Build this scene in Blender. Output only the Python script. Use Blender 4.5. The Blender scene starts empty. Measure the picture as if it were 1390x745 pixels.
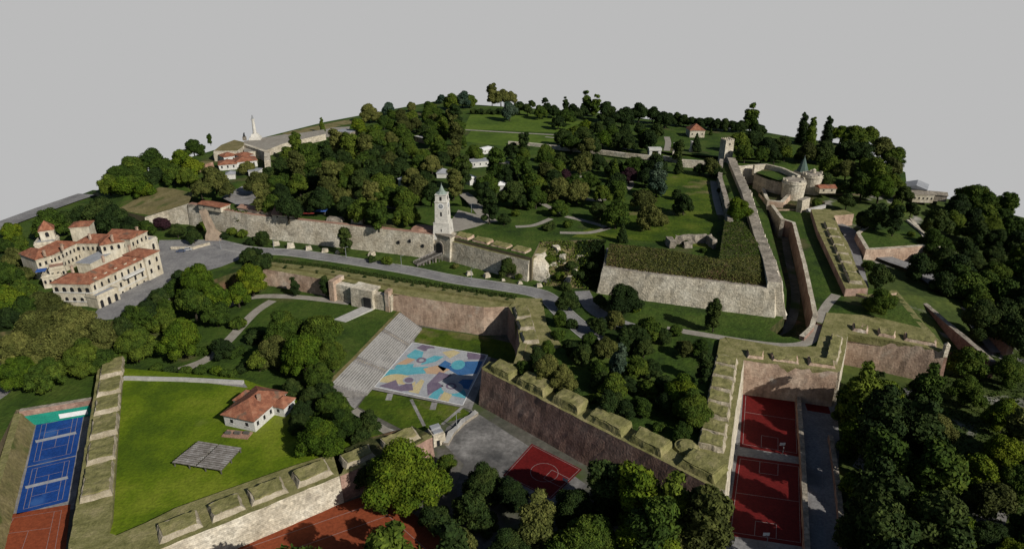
import bpy, bmesh, math, random
from math import sin, cos, radians as R, pi
from mathutils import Vector, Matrix
from mathutils.geometry import tessellate_polygon
from mathutils.noise import noise as NZ

# ------------------------------------------------------------------ camera, sky, sun
SC = bpy.context.scene
F, TH, H = 899.0, R(23.0), 115.0            # focal length in photo pixels, pitch, eye height
cd = bpy.data.cameras.new('camera'); cam = bpy.data.objects.new('camera', cd)
SC.collection.objects.link(cam); SC.camera = cam
cd.sensor_width = 36; cd.lens = F / 1390 * 36; cd.clip_end = 6000; cd.clip_start = 0.5
cam.location = (0, 0, H); cam.rotation_euler = (R(90) - TH, 0, 0)

W = bpy.data.worlds.new('World'); SC.world = W; W.use_nodes = True
nt = W.node_tree; nt.nodes.clear()
def wn(t, **k):
    n = nt.nodes.new(t)
    for a, b in k.items(): setattr(n, a, b)
    return n
SUN_EL, SUN_DIR = R(33), Vector((-0.745, 0.667, 0)).normalized()
sky = wn('ShaderNodeTexSky', sky_type='NISHITA', sun_disc=False)
sky.sun_elevation = SUN_EL; sky.sun_rotation = math.atan2(-SUN_DIR.x, -SUN_DIR.y)
b1 = wn('ShaderNodeBackground'); b1.inputs[1].default_value = 0.05
nt.links.new(sky.outputs[0], b1.inputs[0])
b2 = wn('ShaderNodeBackground'); b2.inputs[0].default_value = (1, 1, 1, 1); b2.inputs[1].default_value = 0.497
tc = wn('ShaderNodeTexCoord'); sx = wn('ShaderNodeSeparateXYZ'); mr = wn('ShaderNodeMapRange')
mr.interpolation_type = 'SMOOTHSTEP'
mr.inputs['From Min'].default_value = -0.005; mr.inputs['From Max'].default_value = 0.05
nt.links.new(tc.outputs['Generated'], sx.inputs[0]); nt.links.new(sx.outputs['Z'], mr.inputs['Value'])
mx = wn('ShaderNodeMixShader'); ow = wn('ShaderNodeOutputWorld')
nt.links.new(mr.outputs[0], mx.inputs[0]); nt.links.new(b2.outputs[0], mx.inputs[1])
nt.links.new(b1.outputs[0], mx.inputs[2]); nt.links.new(mx.outputs[0], ow.inputs[0])

sl = bpy.data.lights.new('sun', 'SUN'); sl.energy = 4.9; sl.angle = R(0.5); sl.color = (1, .95, .86)
so = bpy.data.objects.new('sun', sl); SC.collection.objects.link(so)
ld = Vector((SUN_DIR.x * cos(SUN_EL), SUN_DIR.y * cos(SUN_EL), -sin(SUN_EL)))
so.rotation_euler = ld.to_track_quat('-Z', 'Y').to_euler(); so.location = (300, -200, 400)
SC.view_settings.view_transform = 'Standard'; SC.view_settings.look = 'None'
SC.view_settings.exposure = 0; SC.view_settings.gamma = 1
COL = SC.collection
rnd = random.Random(7)

# ------------------------------------------------------------------ pixel -> place
def ray(px, py):
    u = (px - 695) / F; v = (372.5 - py) / F
    return Vector((u, cos(TH) + v * sin(TH), -sin(TH) + v * cos(TH)))
def P(px, py, z=0.0):
    d = ray(px, py); t = (z - H) / d.z
    return Vector((d.x * t, d.y * t, z))
def depth(p):
    return p.y * cos(TH) + (H - p.z) * sin(TH)

# ------------------------------------------------------------------ materials
def mat(name, cols, scale=0.15, rough=.9, detail=8, bump=0.0, bscale=None, contrast=(.3, .7), streak=0, spots=None, mscale=None, spec=.15, courses=None, cells=None):
    """mottled material: world-space noise through a ramp of base colours"""
    m = bpy.data.materials.new(name); m.use_nodes = True; t = m.node_tree
    b = t.nodes['Principled BSDF']; b.inputs['Roughness'].default_value = rough
    b.inputs['Specular IOR Level'].default_value = spec
    tc = t.nodes.new('ShaderNodeTexCoord'); n = t.nodes.new('ShaderNodeTexNoise')
    n.inputs['Scale'].default_value = scale; n.inputs['Detail'].default_value = detail; n.inputs['Roughness'].default_value = .65
    t.links.new(tc.outputs['Object'], n.inputs['Vector'])
    r = t.nodes.new('ShaderNodeValToRGB'); e = r.color_ramp.elements
    k = len(cols)
    e[0].position = contrast[0]; e[0].color = (*cols[0], 1); e[1].position = contrast[1]; e[1].color = (*cols[-1], 1)
    for i in range(1, k - 1):
        q = e.new(contrast[0] + (contrast[1] - contrast[0]) * i / (k - 1)); q.color = (*cols[i], 1)
    t.links.new(n.outputs['Fac'], r.inputs[0]); out = r.outputs[0]
    # second, much finer or larger noise that varies brightness
    n2 = t.nodes.new('ShaderNodeTexNoise'); n2.inputs['Scale'].default_value = mscale or scale * 9; n2.inputs['Detail'].default_value = 9; n2.inputs['Roughness'].default_value = .72
    mp = t.nodes.new('ShaderNodeMapping'); t.links.new(tc.outputs['Object'], mp.inputs[0])
    if streak: mp.inputs['Scale'].default_value = (1, 1, streak)
    t.links.new(mp.outputs[0], n2.inputs['Vector'])
    mm = t.nodes.new('ShaderNodeMapRange'); mm.inputs['From Min'].default_value = .25; mm.inputs['From Max'].default_value = .75
    mm.inputs['To Min'].default_value = .55; mm.inputs['To Max'].default_value = 1.38
    t.links.new(n2.outputs['Fac'], mm.inputs[0])
    x = t.nodes.new('ShaderNodeMix'); x.data_type = 'RGBA'; x.blend_type = 'MULTIPLY'; x.inputs[0].default_value = 1
    t.links.new(out, x.inputs[6]); t.links.new(mm.outputs[0], x.inputs[7]); out = x.outputs[2]
    if spots:   # patches of another colour
        sc_, th, colr = spots
        n3 = t.nodes.new('ShaderNodeTexNoise'); n3.inputs['Scale'].default_value = sc_; n3.inputs['Detail'].default_value = 6
        mp3 = t.nodes.new('ShaderNodeMapping'); mp3.inputs['Location'].default_value = (31, 7, 3)
        t.links.new(tc.outputs['Object'], mp3.inputs[0]); t.links.new(mp3.outputs[0], n3.inputs['Vector'])
        q = t.nodes.new('ShaderNodeMapRange'); q.inputs['From Min'].default_value = th; q.inputs['From Max'].default_value = th + .1
        t.links.new(n3.outputs['Fac'], q.inputs[0])
        x2 = t.nodes.new('ShaderNodeMix'); x2.data_type = 'RGBA'
        t.links.new(q.outputs[0], x2.inputs[0]); t.links.new(out, x2.inputs[6]); x2.inputs[7].default_value = (*colr, 1); out = x2.outputs[2]
    if cells:
        vo = t.nodes.new('ShaderNodeTexVoronoi'); vo.inputs['Scale'].default_value = cells[0]; mpv = t.nodes.new('ShaderNodeMapping'); mpv.inputs['Scale'].default_value = (1, 1, 1.8)
        t.links.new(tc.outputs['Object'], mpv.inputs[0]); t.links.new(mpv.outputs[0], vo.inputs['Vector']); sp_ = t.nodes.new('ShaderNodeSeparateColor'); t.links.new(vo.outputs['Color'], sp_.inputs[0])
        q = t.nodes.new('ShaderNodeMapRange'); q.inputs['To Min'].default_value = 1 - cells[1]; q.inputs['To Max'].default_value = 1 + cells[1]; t.links.new(sp_.outputs[0], q.inputs[0])
        x4 = t.nodes.new('ShaderNodeMix'); x4.data_type = 'RGBA'; x4.blend_type = 'MULTIPLY'; x4.inputs[0].default_value = 1
        t.links.new(out, x4.inputs[6]); t.links.new(q.outputs[0], x4.inputs[7]); out = x4.outputs[2]
    if courses:  # horizontal stone or tile courses
        wv = t.nodes.new('ShaderNodeTexWave'); wv.bands_direction = courses[0]; wv.inputs['Scale'].default_value = courses[1]
        wv.inputs['Distortion'].default_value = courses[3] if len(courses) > 3 else 1.5; wv.inputs['Detail'].default_value = 3
        t.links.new(tc.outputs['Object'], wv.inputs['Vector'])
        q = t.nodes.new('ShaderNodeMapRange'); q.inputs['To Min'].default_value = 1 - courses[2]; q.inputs['To Max'].default_value = 1 + courses[2] * .4
        t.links.new(wv.outputs['Fac'], q.inputs[0])
        x3 = t.nodes.new('ShaderNodeMix'); x3.data_type = 'RGBA'; x3.blend_type = 'MULTIPLY'; x3.inputs[0].default_value = 1
        t.links.new(out, x3.inputs[6]); t.links.new(q.outputs[0], x3.inputs[7]); out = x3.outputs[2]
    t.links.new(out, b.inputs['Base Color'])
    if bump:
        n4 = t.nodes.new('ShaderNodeTexNoise'); n4.inputs['Scale'].default_value = bscale or scale * 5; n4.inputs['Detail'].default_value = 6
        t.links.new(tc.outputs['Object'], n4.inputs['Vector'])
        bp = t.nodes.new('ShaderNodeBump'); bp.inputs['Strength'].default_value = 1; bp.inputs['Distance'].default_value = bump
        t.links.new(n4.outputs['Fac'], bp.inputs['Height']); t.links.new(bp.outputs[0], b.inputs['Normal'])
    return m

def leafmat(name, a, b_, c):
    m = bpy.data.materials.new(name); m.use_nodes = True; t = m.node_tree
    b = t.nodes['Principled BSDF']; b.inputs['Roughness'].default_value = .85; b.inputs['Specular IOR Level'].default_value = .12
    at = t.nodes.new('ShaderNodeAttribute'); at.attribute_name = 'tint'
    oi = t.nodes.new('ShaderNodeObjectInfo')
    ad = t.nodes.new('ShaderNodeMath'); ad.operation = 'MULTIPLY_ADD'; ad.inputs[1].default_value = .5; 
    s2 = t.nodes.new('ShaderNodeMath'); s2.operation = 'MULTIPLY'; s2.inputs[1].default_value = .6
    t.links.new(oi.outputs['Random'], ad.inputs[0]); t.links.new(at.outputs['Fac'], s2.inputs[0]); t.links.new(s2.outputs[0], ad.inputs[2])
    r = t.nodes.new('ShaderNodeValToRGB'); e = r.color_ramp.elements
    e[0].position = .05; e[0].color = (*a, 1); e[1].position = .95; e[1].color = (*c, 1); q = e.new(.5); q.color = (*b_, 1)
    t.links.new(ad.outputs[0], r.inputs[0])
    tc = t.nodes.new('ShaderNodeTexCoord'); n = t.nodes.new('ShaderNodeTexNoise'); n.inputs['Scale'].default_value = 5; n.inputs['Detail'].default_value = 4
    t.links.new(tc.outputs['Object'], n.inputs['Vector'])
    mm = t.nodes.new('ShaderNodeMapRange'); mm.inputs['From Min'].default_value = .3; mm.inputs['From Max'].default_value = .7
    mm.inputs['To Min'].default_value = .55; mm.inputs['To Max'].default_value = 1.35
    t.links.new(n.outputs['Fac'], mm.inputs[0])
    x = t.nodes.new('ShaderNodeMix'); x.data_type = 'RGBA'; x.blend_type = 'MULTIPLY'; x.inputs[0].default_value = 1
    t.links.new(r.outputs[0], x.inputs[6]); t.links.new(mm.outputs[0], x.inputs[7]); t.links.new(x.outputs[2], b.inputs['Base Color'])
    return m

M = {}
M['grass'] = mat('grass', [(.018, .036, .006), (.036, .066, .008), (.058, .085, .014)], .05, bump=.5, bscale=.8, contrast=(.36, .64), spots=(.035, .60, (.075, .072, .028)))
M['lawn'] = mat('bright_lawn', [(.052, .088, .003), (.088, .132, .004), (.135, .168, .012)], .045, bump=.2, bscale=1.2, contrast=(.38, .62), mscale=1.1, spots=(.035, .60, (.135, .155, .032)))
M['far_green'] = mat('far_clearing_grass', [(.040, .072, .008), (.066, .108, .012), (.095, .135, .018)], .03, bump=.2)
M['meadow'] = mat('meadow_grass', [(.024, .048, .004), (.050, .082, .005), (.088, .112, .012)], .06, bump=.4, bscale=.8, contrast=(.36, .64), spots=(.05, .58, (.14, .12, .05)))
M['drygrass'] = mat('dry_grass', [(.10, .095, .035), (.16, .135, .060), (.21, .175, .09)], .12, bump=.3, bscale=.6, spots=(.09, .57, (.075, .09, .025)))
M['turf'] = mat('rampart_turf', [(.10, .10, .032), (.175, .165, .066), (.26, .225, .115)], .25, bump=.3, bscale=.9, contrast=(.3, .72))
M['scrub'] = mat('scrub', [(.018, .026, .007), (.045, .050, .016), (.115, .088, .042)], .22, bump=.8, bscale=.5, spots=(.06, .58, (.13, .075, .045)))
M['slab'] = mat('earth', [(.10, .085, .05), (.17, .14, .09)], .1)
M['stone'] = mat('pale_stone', [(0.304, 0.262, 0.193), (0.442, 0.396, 0.313), (0.552, 0.515, 0.432)], .10, bump=.25, bscale=1.4, streak=.6, mscale=1.6, spots=(.11, .62, (.19, .165, .13)), courses=('Z', .55, .12), cells=(.9, .22))
M['stonedark'] = mat('weathered_stone', [(.14, .125, .10), (.24, .21, .17), (.34, .30, .25)], .2, bump=.3, bscale=1.1, mscale=.9, cells=(.8, .22))
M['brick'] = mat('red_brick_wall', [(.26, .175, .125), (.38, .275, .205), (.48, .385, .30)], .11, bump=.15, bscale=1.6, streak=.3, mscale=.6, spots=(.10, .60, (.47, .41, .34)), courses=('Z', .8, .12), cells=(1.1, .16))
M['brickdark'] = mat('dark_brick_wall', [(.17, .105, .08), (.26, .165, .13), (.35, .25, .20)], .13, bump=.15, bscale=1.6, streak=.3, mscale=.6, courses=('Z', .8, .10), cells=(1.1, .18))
M['ashlar'] = mat('white_ashlar', [(.44, .42, .38), (.56, .54, .49)], .3, bump=.05, courses=('Z', .9, .08, .3), cells=(.7, .1))
M['plaster'] = mat('cream_plaster', [(0.342, 0.297, 0.216), (0.450, 0.405, 0.315), (0.522, 0.486, 0.405)], .16, streak=.3, mscale=.8, bump=.05, spots=(.22, .60, (.27, .24, .185)))
M['whitewash'] = mat('white_render', [(0.4400, 0.4320, 0.4000), (0.5440, 0.5360, 0.5120)], .3)
M['tiles'] = mat('terracotta_tiles', [(.12, .052, .034), (.24, .095, .055), (.33, .165, .10)], .5, bump=.12, bscale=3, courses=('DIAGONAL', 1.6, .14, 1), spots=(.25, .58, (.13, .085, .06)))
M['tilesold'] = mat('old_brown_tiles', [(.19, .11, .08), (.28, .165, .12), (.36, .24, .18)], .3, bump=.12, bscale=3)
M['asphalt'] = mat('asphalt', [(0.129, 0.126, 0.129), (0.186, 0.182, 0.182), (0.243, 0.237, 0.229)], .12, bump=.03, bscale=3, spots=(.05, .6, (.12, .115, .11)))
M['gravel'] = mat('gravel_path', [(.20, .18, .15), (.29, .27, .235)], .3, bump=.03, bscale=3)
M['concrete'] = mat('worn_concrete', [(0.123, 0.119, 0.114), (0.209, 0.199, 0.190), (0.304, 0.294, 0.285)], .12, spots=(.10, .56, (.14, .135, .135)), cells=(.45, .12))
M['yardpave'] = mat('stained_shaded_yard_paving', [(.06, .06, .06), (.13, .125, .12), (.24, .23, .22)], .09, spots=(.07, .54, (.075, .072, .07)), cells=(.4, .12))  # dirty concrete, darkened and blotched to carry the tree shade over the yard
M['yard'] = mat('dirty_yard', [(.05, .055, .04), (.09, .085, .07), (.16, .15, .14)], .06, spots=(.05, .55, (.05, .07, .02)))
M['woodfloor'] = mat('woodland_floor', [(.020, .035, .008), (.045, .065, .014), (.075, .095, .02)], .07, spots=(.06, .60, (.24, .225, .205)))
M['earthstone'] = mat('earthen_stone_facing', [(.20, .17, .11), (.30, .26, .19), (.42, .37, .29)], .3, bump=.2)
M['bankstone'] = mat('bank_stone', [(.2, .15, .11), (.3, .24, .18)], .3)
M['kerb'] = mat('kerb_stone', [(.30, .29, .27), (.42, .41, .39)], .6)
M['wood'] = mat('grey_timber', [(.12, .105, .09), (.22, .20, .185), (.36, .345, .335)], .5, mscale=3)
M['darkwood'] = mat('dark_timber', [(.06, .055, .048), (.13, .12, .105)], .7)
M['blue'] = mat('blue_court', [(0.0076, 0.0382, 0.1726), (0.0110, 0.0544, 0.2295)], .12, rough=.7, spots=(.12, .62, (.03, .09, .27)))
M['green'] = mat('green_windscreen', [(.01, .17, .12), (.02, .25, .18)], .3)
M['clay'] = mat('clay_court', [(0.1734, 0.0399, 0.0161), (0.2244, 0.0544, 0.0213)], .12, bump=.02)
M['red'] = mat('red_court', [(0.0840, 0.0056, 0.0056), (0.1176, 0.0091, 0.0084)], .15, rough=.7)
M['white'] = mat('white_paint', [(.6, .6, .6), (.75, .75, .74)], 1.0)
M['worn'] = mat('worn_white_line', [(.17, .13, .13), (.30, .26, .25)], 1.0)
M['dark'] = mat('dark_opening', [(.012, .012, .014), (.02, .02, .022)], 1.0, spec=.3, rough=.4)
M['metal'] = mat('grey_metal', [(.16, .17, .18), (.24, .25, .26)], .6, rough=.5, spec=.5)
M['zinc'] = mat('grey_roofing', [(.20, .21, .23), (.30, .31, .33)], .3)
M['copper'] = mat('green_copper', [(.055, .085, .075), (.09, .125, .11)], .7)
M['capgreen'] = mat('pale_green_roofing', [(.16, .20, .175), (.24, .28, .25)], .6)
M['bark'] = mat('bark', [(.025, .022, .015), (.055, .047, .032)], 2.0)
M['carblue'] = mat('blue_grey_car_paint', [(.06, .08, .13), (.08, .10, .16)], 1, rough=.35, spec=.5)
M['carsilver'] = mat('silver_car_paint', [(.32, .33, .35), (.4, .41, .43)], 1, rough=.35, spec=.5)
M['carred'] = mat('red_car_paint', [(.28, .02, .015), (.33, .03, .02)], 1, rough=.35, spec=.5)
M['carwhite'] = mat('white_car_paint', [(.6, .6, .6), (.68, .68, .68)], 1, rough=.35, spec=.5)
M['rubber'] = mat('rubber', [(.015, .015, .015), (.03, .03, .03)], 3)
M['awning'] = mat('blue_awning', [(.03, .08, .26), (.05, .11, .33)], 1)
M['redcloth'] = mat('red_awning', [(.22, .035, .03), (.30, .05, .04)], 1)
M['mpale'] = mat('pale_lilac_paint', [(.25, .26, .28), (.37, .38, .39)], .3)
M['mcyan'] = mat('turquoise_paint', [(0.064, 0.272, 0.336), (0.120, 0.352, 0.400)], .3)
M['myellow'] = mat('soft_yellow_paint', [(.40, .33, .17), (.48, .41, .24)], .3)
M['morange'] = mat('peach_paint', [(.38, .24, .15), (.45, .32, .21)], .3)
M['mplum'] = mat('plum_paint', [(.11, .085, .13), (.18, .145, .19)], .3)
M['mnavy'] = mat('navy_paint', [(.025, .09, .22), (.05, .14, .30)], .3)
L_ = {
 'mid': leafmat('foliage_mid', (.012, .026, .004), (.034, .060, .007), (.085, .112, .012)),
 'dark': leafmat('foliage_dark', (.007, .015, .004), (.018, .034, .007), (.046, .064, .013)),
 'dry': leafmat('foliage_dry', (.05, .035, .018), (.10, .07, .035), (.17, .11, .06)),
 'olive': leafmat('foliage_olive', (.020, .026, .006), (.060, .070, .016), (.125, .125, .032)),
 'bright': leafmat('foliage_bright', (.014, .034, .003), (.046, .080, .005), (.115, .140, .008)),
 'purple': leafmat('foliage_purple', (.016, .007, .010), (.030, .012, .017), (.050, .020, .024)),
 'blue': leafmat('foliage_blue_green', (.012, .028, .018), (.030, .054, .034), (.058, .082, .050)),
}

# ------------------------------------------------------------------ object helpers
def tag(o, label=None, cat=None, group=None, kind=None):
    if label: o['label'] = label
    if cat: o['category'] = cat
    if group: o['group'] = group
    if kind: o['kind'] = kind
    return o
def thing(name, loc, label, cat, group=None, rz=0):
    o = bpy.data.objects.new(name, None); COL.objects.link(o); o.empty_display_size = .5
    o.location = loc; o.rotation_euler = (0, 0, rz)
    return tag(o, label, cat, group)
def obj(name, bm, mats, parent=None, smooth=False, keep=True):
    me = bpy.data.meshes.new(name); bmesh.ops.recalc_face_normals(bm, faces=bm.faces); bm.to_mesh(me); bm.free()
    for m in (mats if isinstance(mats, (list, tuple)) else [mats]): me.materials.append(M[m] if isinstance(m, str) else m)
    if smooth:
        for p in me.polygons: p.use_smooth = True
    o = bpy.data.objects.new(name, me); COL.objects.link(o)
    if parent:
        o.parent = parent
        if keep: o.matrix_parent_inverse = Matrix.LocRotScale(parent.location, parent.rotation_euler, parent.scale).inverted()
    return o
def BM(): return bmesh.new()
def face(bm, pts, mi=0):
    f = bm.faces.new([bm.verts.new(p) for p in pts]); f.material_index = mi; return f
def box(bm, cx, cy, cz, sx, sy, sz, rz=0, mi=0, taper=0, bev=0):
    """box centred at cx,cy with its base at cz"""
    vs = []
    for k, z in enumerate((0, sz)):
        s = 1 - taper * k
        for a, b in ((-1, -1), (1, -1), (1, 1), (-1, 1)):
            x, y = a * sx / 2 * s, b * sy / 2 * s
            vs.append(bm.verts.new((cx + x * cos(rz) - y * sin(rz), cy + x * sin(rz) + y * cos(rz), cz + z)))
    for q in ((0, 3, 2, 1), (4, 5, 6, 7), (0, 1, 5, 4), (1, 2, 6, 5), (2, 3, 7, 6), (3, 0, 4, 7)):
        bm.faces.new([vs[i] for i in q]).material_index = mi
def hexa(bm, lo, hi, mi=0):
    """solid between polygon lo and polygon hi (same count)"""
    a = [bm.verts.new(p) for p in lo]; b = [bm.verts.new(p) for p in hi]; n = len(a)
    bm.faces.new(a[::-1]).material_index = mi; bm.faces.new(b).material_index = mi
    for i in range(n): bm.faces.new((a[i], a[(i + 1) % n], b[(i + 1) % n], b[i])).material_index = mi
def cyl(bm, c, r0, r1, h, n=20, mi=0, cap=True):
    a = [bm.verts.new((c[0] + r0 * cos(2 * pi * i / n), c[1] + r0 * sin(2 * pi * i / n), c[2])) for i in range(n)]
    if r1 > 1e-4:
        b = [bm.verts.new((c[0] + r1 * cos(2 * pi * i / n), c[1] + r1 * sin(2 * pi * i / n), c[2] + h)) for i in range(n)]
        for i in range(n): bm.faces.new((a[i], a[(i + 1) % n], b[(i + 1) % n], b[i])).material_index = mi
        if cap: bm.faces.new(b).material_index = mi
    else:
        t = bm.verts.new((c[0], c[1], c[2] + h))
        for i in range(n): bm.faces.new((a[i], a[(i + 1) % n], t)).material_index = mi
    bm.faces.new(a[::-1]).material_index = mi
def tube(bm, p0, p1, r0, r1, n=7, mi=0):
    p0, p1 = Vector(p0), Vector(p1); d = (p1 - p0).normalized()
    u = d.orthogonal().normalized(); w = d.cross(u)
    a = [bm.verts.new(p0 + (u * cos(2 * pi * i / n) + w * sin(2 * pi * i / n)) * r0) for i in range(n)]
    b = [bm.verts.new(p1 + (u * cos(2 * pi * i / n) + w * sin(2 * pi * i / n)) * r1) for i in range(n)]
    for i in range(n): bm.faces.new((a[i], a[(i + 1) % n], b[(i + 1) % n], b[i])).material_index = mi
    bm.faces.new(a[::-1]).material_index = mi; bm.faces.new(b).material_index = mi
def roughen(bm, cuts=0, amp=.2, sc=.3, maxlen=None):
    if maxlen:
        for _ in range(7):
            es = [e for e in bm.edges if e.calc_length() > maxlen]
            if not es: break
            bmesh.ops.subdivide_edges(bm, edges=es, cuts=1, use_grid_fill=True)
    bmesh.ops.remove_doubles(bm, verts=bm.verts, dist=.01)
    for v in bm.verts:
        q = v.co * sc
        v.co += Vector((NZ(q), NZ(q + Vector((9, 3, 1))), NZ(q + Vector((2, 8, 5))) * .7)) * amp

def terrace(name, poly, z, zb, top, side='slab', cell=0, amp=0):
    """solid ground: polygon traced at height z (or per corner) extruded down to zb"""
    pts = [P(p[0], p[1], p[2] if len(p) > 2 else z) for p in poly]
    return solid(name, pts, zb, top, side)
def solid(name, pts, zb, top, side='slab'):
    bm = BM(); tv = [bm.verts.new(p) for p in pts]; bv = [bm.verts.new((p.x, p.y, zb)) for p in pts]
    for t in tessellate_polygon([[Vector((p.x, p.y, 0)) for p in pts]]):
        try: bm.faces.new([tv[i] for i in t])
        except ValueError: pass
    n = len(pts)
    for i in range(n): bm.faces.new((tv[i], tv[(i + 1) % n], bv[(i + 1) % n], bv[i])).material_index = 1
    o = obj(name, bm, [top, side]); return tag(o, kind='structure')
def sheet(name, poly, z, m, dz=.03, parent=None):
    pts = [P(p[0], p[1], (p[2] if len(p) > 2 else z) + dz) for p in poly]
    bm = BM(); tv = [bm.verts.new(p) for p in pts]
    for t in tessellate_polygon([[Vector((p.x, p.y, 0)) for p in pts]]): bm.faces.new([tv[i] for i in t])
    o = obj(name, bm, m, parent)
    for p in o.data.polygons:
        if p.normal.z < 0: p.flip()
    return o if parent else tag(o, kind='structure')
def smooth_line(pts, k=6):
    out = []
    n = len(pts)
    for i in range(n - 1):
        p0, p1, p2, p3 = pts[max(i - 1, 0)], pts[i], pts[i + 1], pts[min(i + 2, n - 1)]
        for j in range(k):
            t = j / k
            out.append(.5 * ((2 * p1) + (p2 - p0) * t + (2 * p0 - 5 * p1 + 4 * p2 - p3) * t * t + (3 * p1 - p0 - 3 * p2 + p3) * t ** 3))
    out.append(pts[-1]); return out
def ribbon(name, px, w, z, m, dz=.05, kerb=False, soft=True):
    pts = [P(p[0], p[1], (p[2] if len(p) > 2 else z)) for p in px]
    if soft: pts = smooth_line(pts)
    bm = BM(); L = []; Rr = []
    for i, p in enumerate(pts):
        d = (pts[min(i + 1, len(pts) - 1)] - pts[max(i - 1, 0)]); d.z = 0; d.normalize(); n = Vector((-d.y, d.x, 0))
        ww = w / 2 * (1 + .06 * NZ(p * .1))
        L.append(p + n * ww + Vector((0, 0, dz))); Rr.append(p - n * ww + Vector((0, 0, dz)))
    vl = [bm.verts.new(p) for p in L]; vr = [bm.verts.new(p) for p in Rr]
    for i in range(len(pts) - 1): bm.faces.new((vr[i], vr[i + 1], vl[i + 1], vl[i]))
    o = tag(obj(name, bm, m), kind='structure')
    for p in o.data.polygons:
        if p.normal.z < 0: p.flip()
    if kerb:
        for side, E_ in ((1, L), (-1, Rr)):
            b = BM()
            for i in range(len(E_) - 1):
                a, c = E_[i], E_[i + 1]; d = (c - a).normalized(); n = Vector((-d.y, d.x, 0)) * side * .35
                hexa(b, [a - Vector((0, 0, .3)), c - Vector((0, 0, .3)), c + n - Vector((0, 0, .3)), a + n - Vector((0, 0, .3))],
                     [a + Vector((0, 0, .13)), c + Vector((0, 0, .13)), c + n + Vector((0, 0, .13)), a + n + Vector((0, 0, .13))])
            tag(obj('kerb', b, 'kerb'), kind='structure')
    return o

def offs(pts, d):
    """offset an XY polyline sideways (left positive)"""
    out = []
    for i, p in enumerate(pts):
        ns = []
        if i > 0: e = (p - pts[i - 1]); e.z = 0; e.normalize(); ns.append(Vector((-e.y, e.x, 0)))
        if i < len(pts) - 1: e = (pts[i + 1] - p); e.z = 0; e.normalize(); ns.append(Vector((-e.y, e.x, 0)))
        n = sum(ns, Vector()).normalized(); k = max(.45, n.dot(ns[0]))
        out.append(p + n * (d / k))
    return out
def wall(name, label, px, zt, zb, thick=2.0, batter=1.2, m='stone', cope=None, parent=None, rough=.25, cat='wall', world=False, step=2.2, group=None):
    """fortress wall. Traced along the TOP OUTER edge, running so that the inside lies to the LEFT; its outer face slopes out to zb"""
    pts = px if world else [P(p[0], p[1], p[2] if len(p) > 2 else zt) for p in px]
    fine = []
    for i in range(len(pts) - 1):
        k = max(1, int((pts[i + 1] - pts[i]).length / step))
        for j in range(k): fine.append((pts[i].lerp(pts[i + 1], j / k), i, j == 0))
    fine.append((pts[-1], len(pts) - 1, True))
    line = [f[0] for f in fine]
    def prof(o_, zf):
        q = offs(pts, o_); res = []
        for p, i, c in fine:
            if c: w_ = q[i]
            else:
                t = (p - pts[i]).length / max(1e-6, (pts[i + 1] - pts[i]).length); w_ = q[i].lerp(q[i + 1], t)
            res.append(Vector((w_.x, w_.y, zf(p.z))))
        return res
    rows = []
    nz = 5
    for k in range(nz + 1):
        t = k / nz
        rows.append(prof(-batter * (1 - t) - .7, lambda z, t=t: zb + (z - zb) * t))
    rows.append(prof(thick, lambda z: z)); rows.append(prof(thick, lambda z: zb))
    bm = BM(); V = []
    for ri, r in enumerate(rows):
        vr = []
        for p in r:
            q = p.copy()
            if rough and ri <= nz:
                s = p * .35; q += Vector((NZ(s), NZ(s + Vector((5, 1, 9))), NZ(p * .5 + Vector((1, 1, 1))) * (.8 if ri == nz else .0))) * rough
            vr.append(bm.verts.new(q))
        V.append(vr)
    n = len(rows)
    for k in range(n):
        a, b = V[k], V[(k + 1) % n]
        for i in range(len(line) - 1):
            f = bm.faces.new((a[i], a[i + 1], b[i + 1], b[i])); f.material_index = 1 if (cope and k == nz) else 0
    bm.faces.new([V[k][0] for k in range(n)]); bm.faces.new([V[k][-1] for k in range(n)][::-1])
    o = obj(name, bm, [m, cope or m], parent)
    if not parent: tag(o, label, cat, group)
    return o

# ------------------------------------------------------------------ THE GROUND
LOW, MID, TOP_, PARK, BAST = -25.0, -12.0, 0.0, -20.0, -17.5
def wbox(name, pts, zb, z, m):
    solid(name, [Vector((x, y, z)) for x, y in pts], zb, m)
# lowest ground, reaching from under the camera to the far moats
lp = [P(-260, 470, LOW), P(140, 330, LOW), P(600, 330, LOW), P(1060, 330, LOW), P(1330, 330, LOW), P(1400, 305, LOW), P(1560, 330, LOW), P(1900, 430, LOW)]
wbox('ground', [(-330, 50), (300, 50)] + [(p.x, p.y) for p in reversed(lp)], -34, LOW, 'yard')
sheet('woodland_ground', [(1125, 480), (1300, 470), (1330, 420), (1560, 380), (1700, 760), (1130, 900), (1128, 640)], LOW, 'woodfloor', .02)

terrace('park_lawn', [(-260, 470), (-300, 400), (352, 352), (480, 376), (546, 420), (447, 523), (478, 552), (532, 590), (560, 612), (470, 648), (300, 560),
                      (130, 540), (22, 556), (-20, 640), (-60, 760), (-420, 760)], PARK, -33, 'grass', 'slab')
terrace('moat_lawn', [(-20, 312), (0, 306), (60, 283), (126, 258), (230, 262), (400, 285), (600, 305), (760, 330), (900, 340), (1000, 345), (1008, 300), (998, 250), (1022, 252),
                      (1039, 280), (1049, 320), (1057, 350), (1068, 395), (1066, 428), (1044, 447), (1062, 457), (1088, 457), (1099, 444), (1106, 428), (1150, 446),
                      (1148, 470), (1137, 506), (1007, 489), (980, 664), (657, 502), (664, 493), (699, 496), (708, 466), (693, 417), (657, 417), (532, 399),
                      (500, 391), (455, 382), (352, 364), (330, 366), (300, 376), (225, 404), (170, 434), (60, 441), (-120, 470), (-260, 430)], MID, -33, 'grass', 'scrub')
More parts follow.
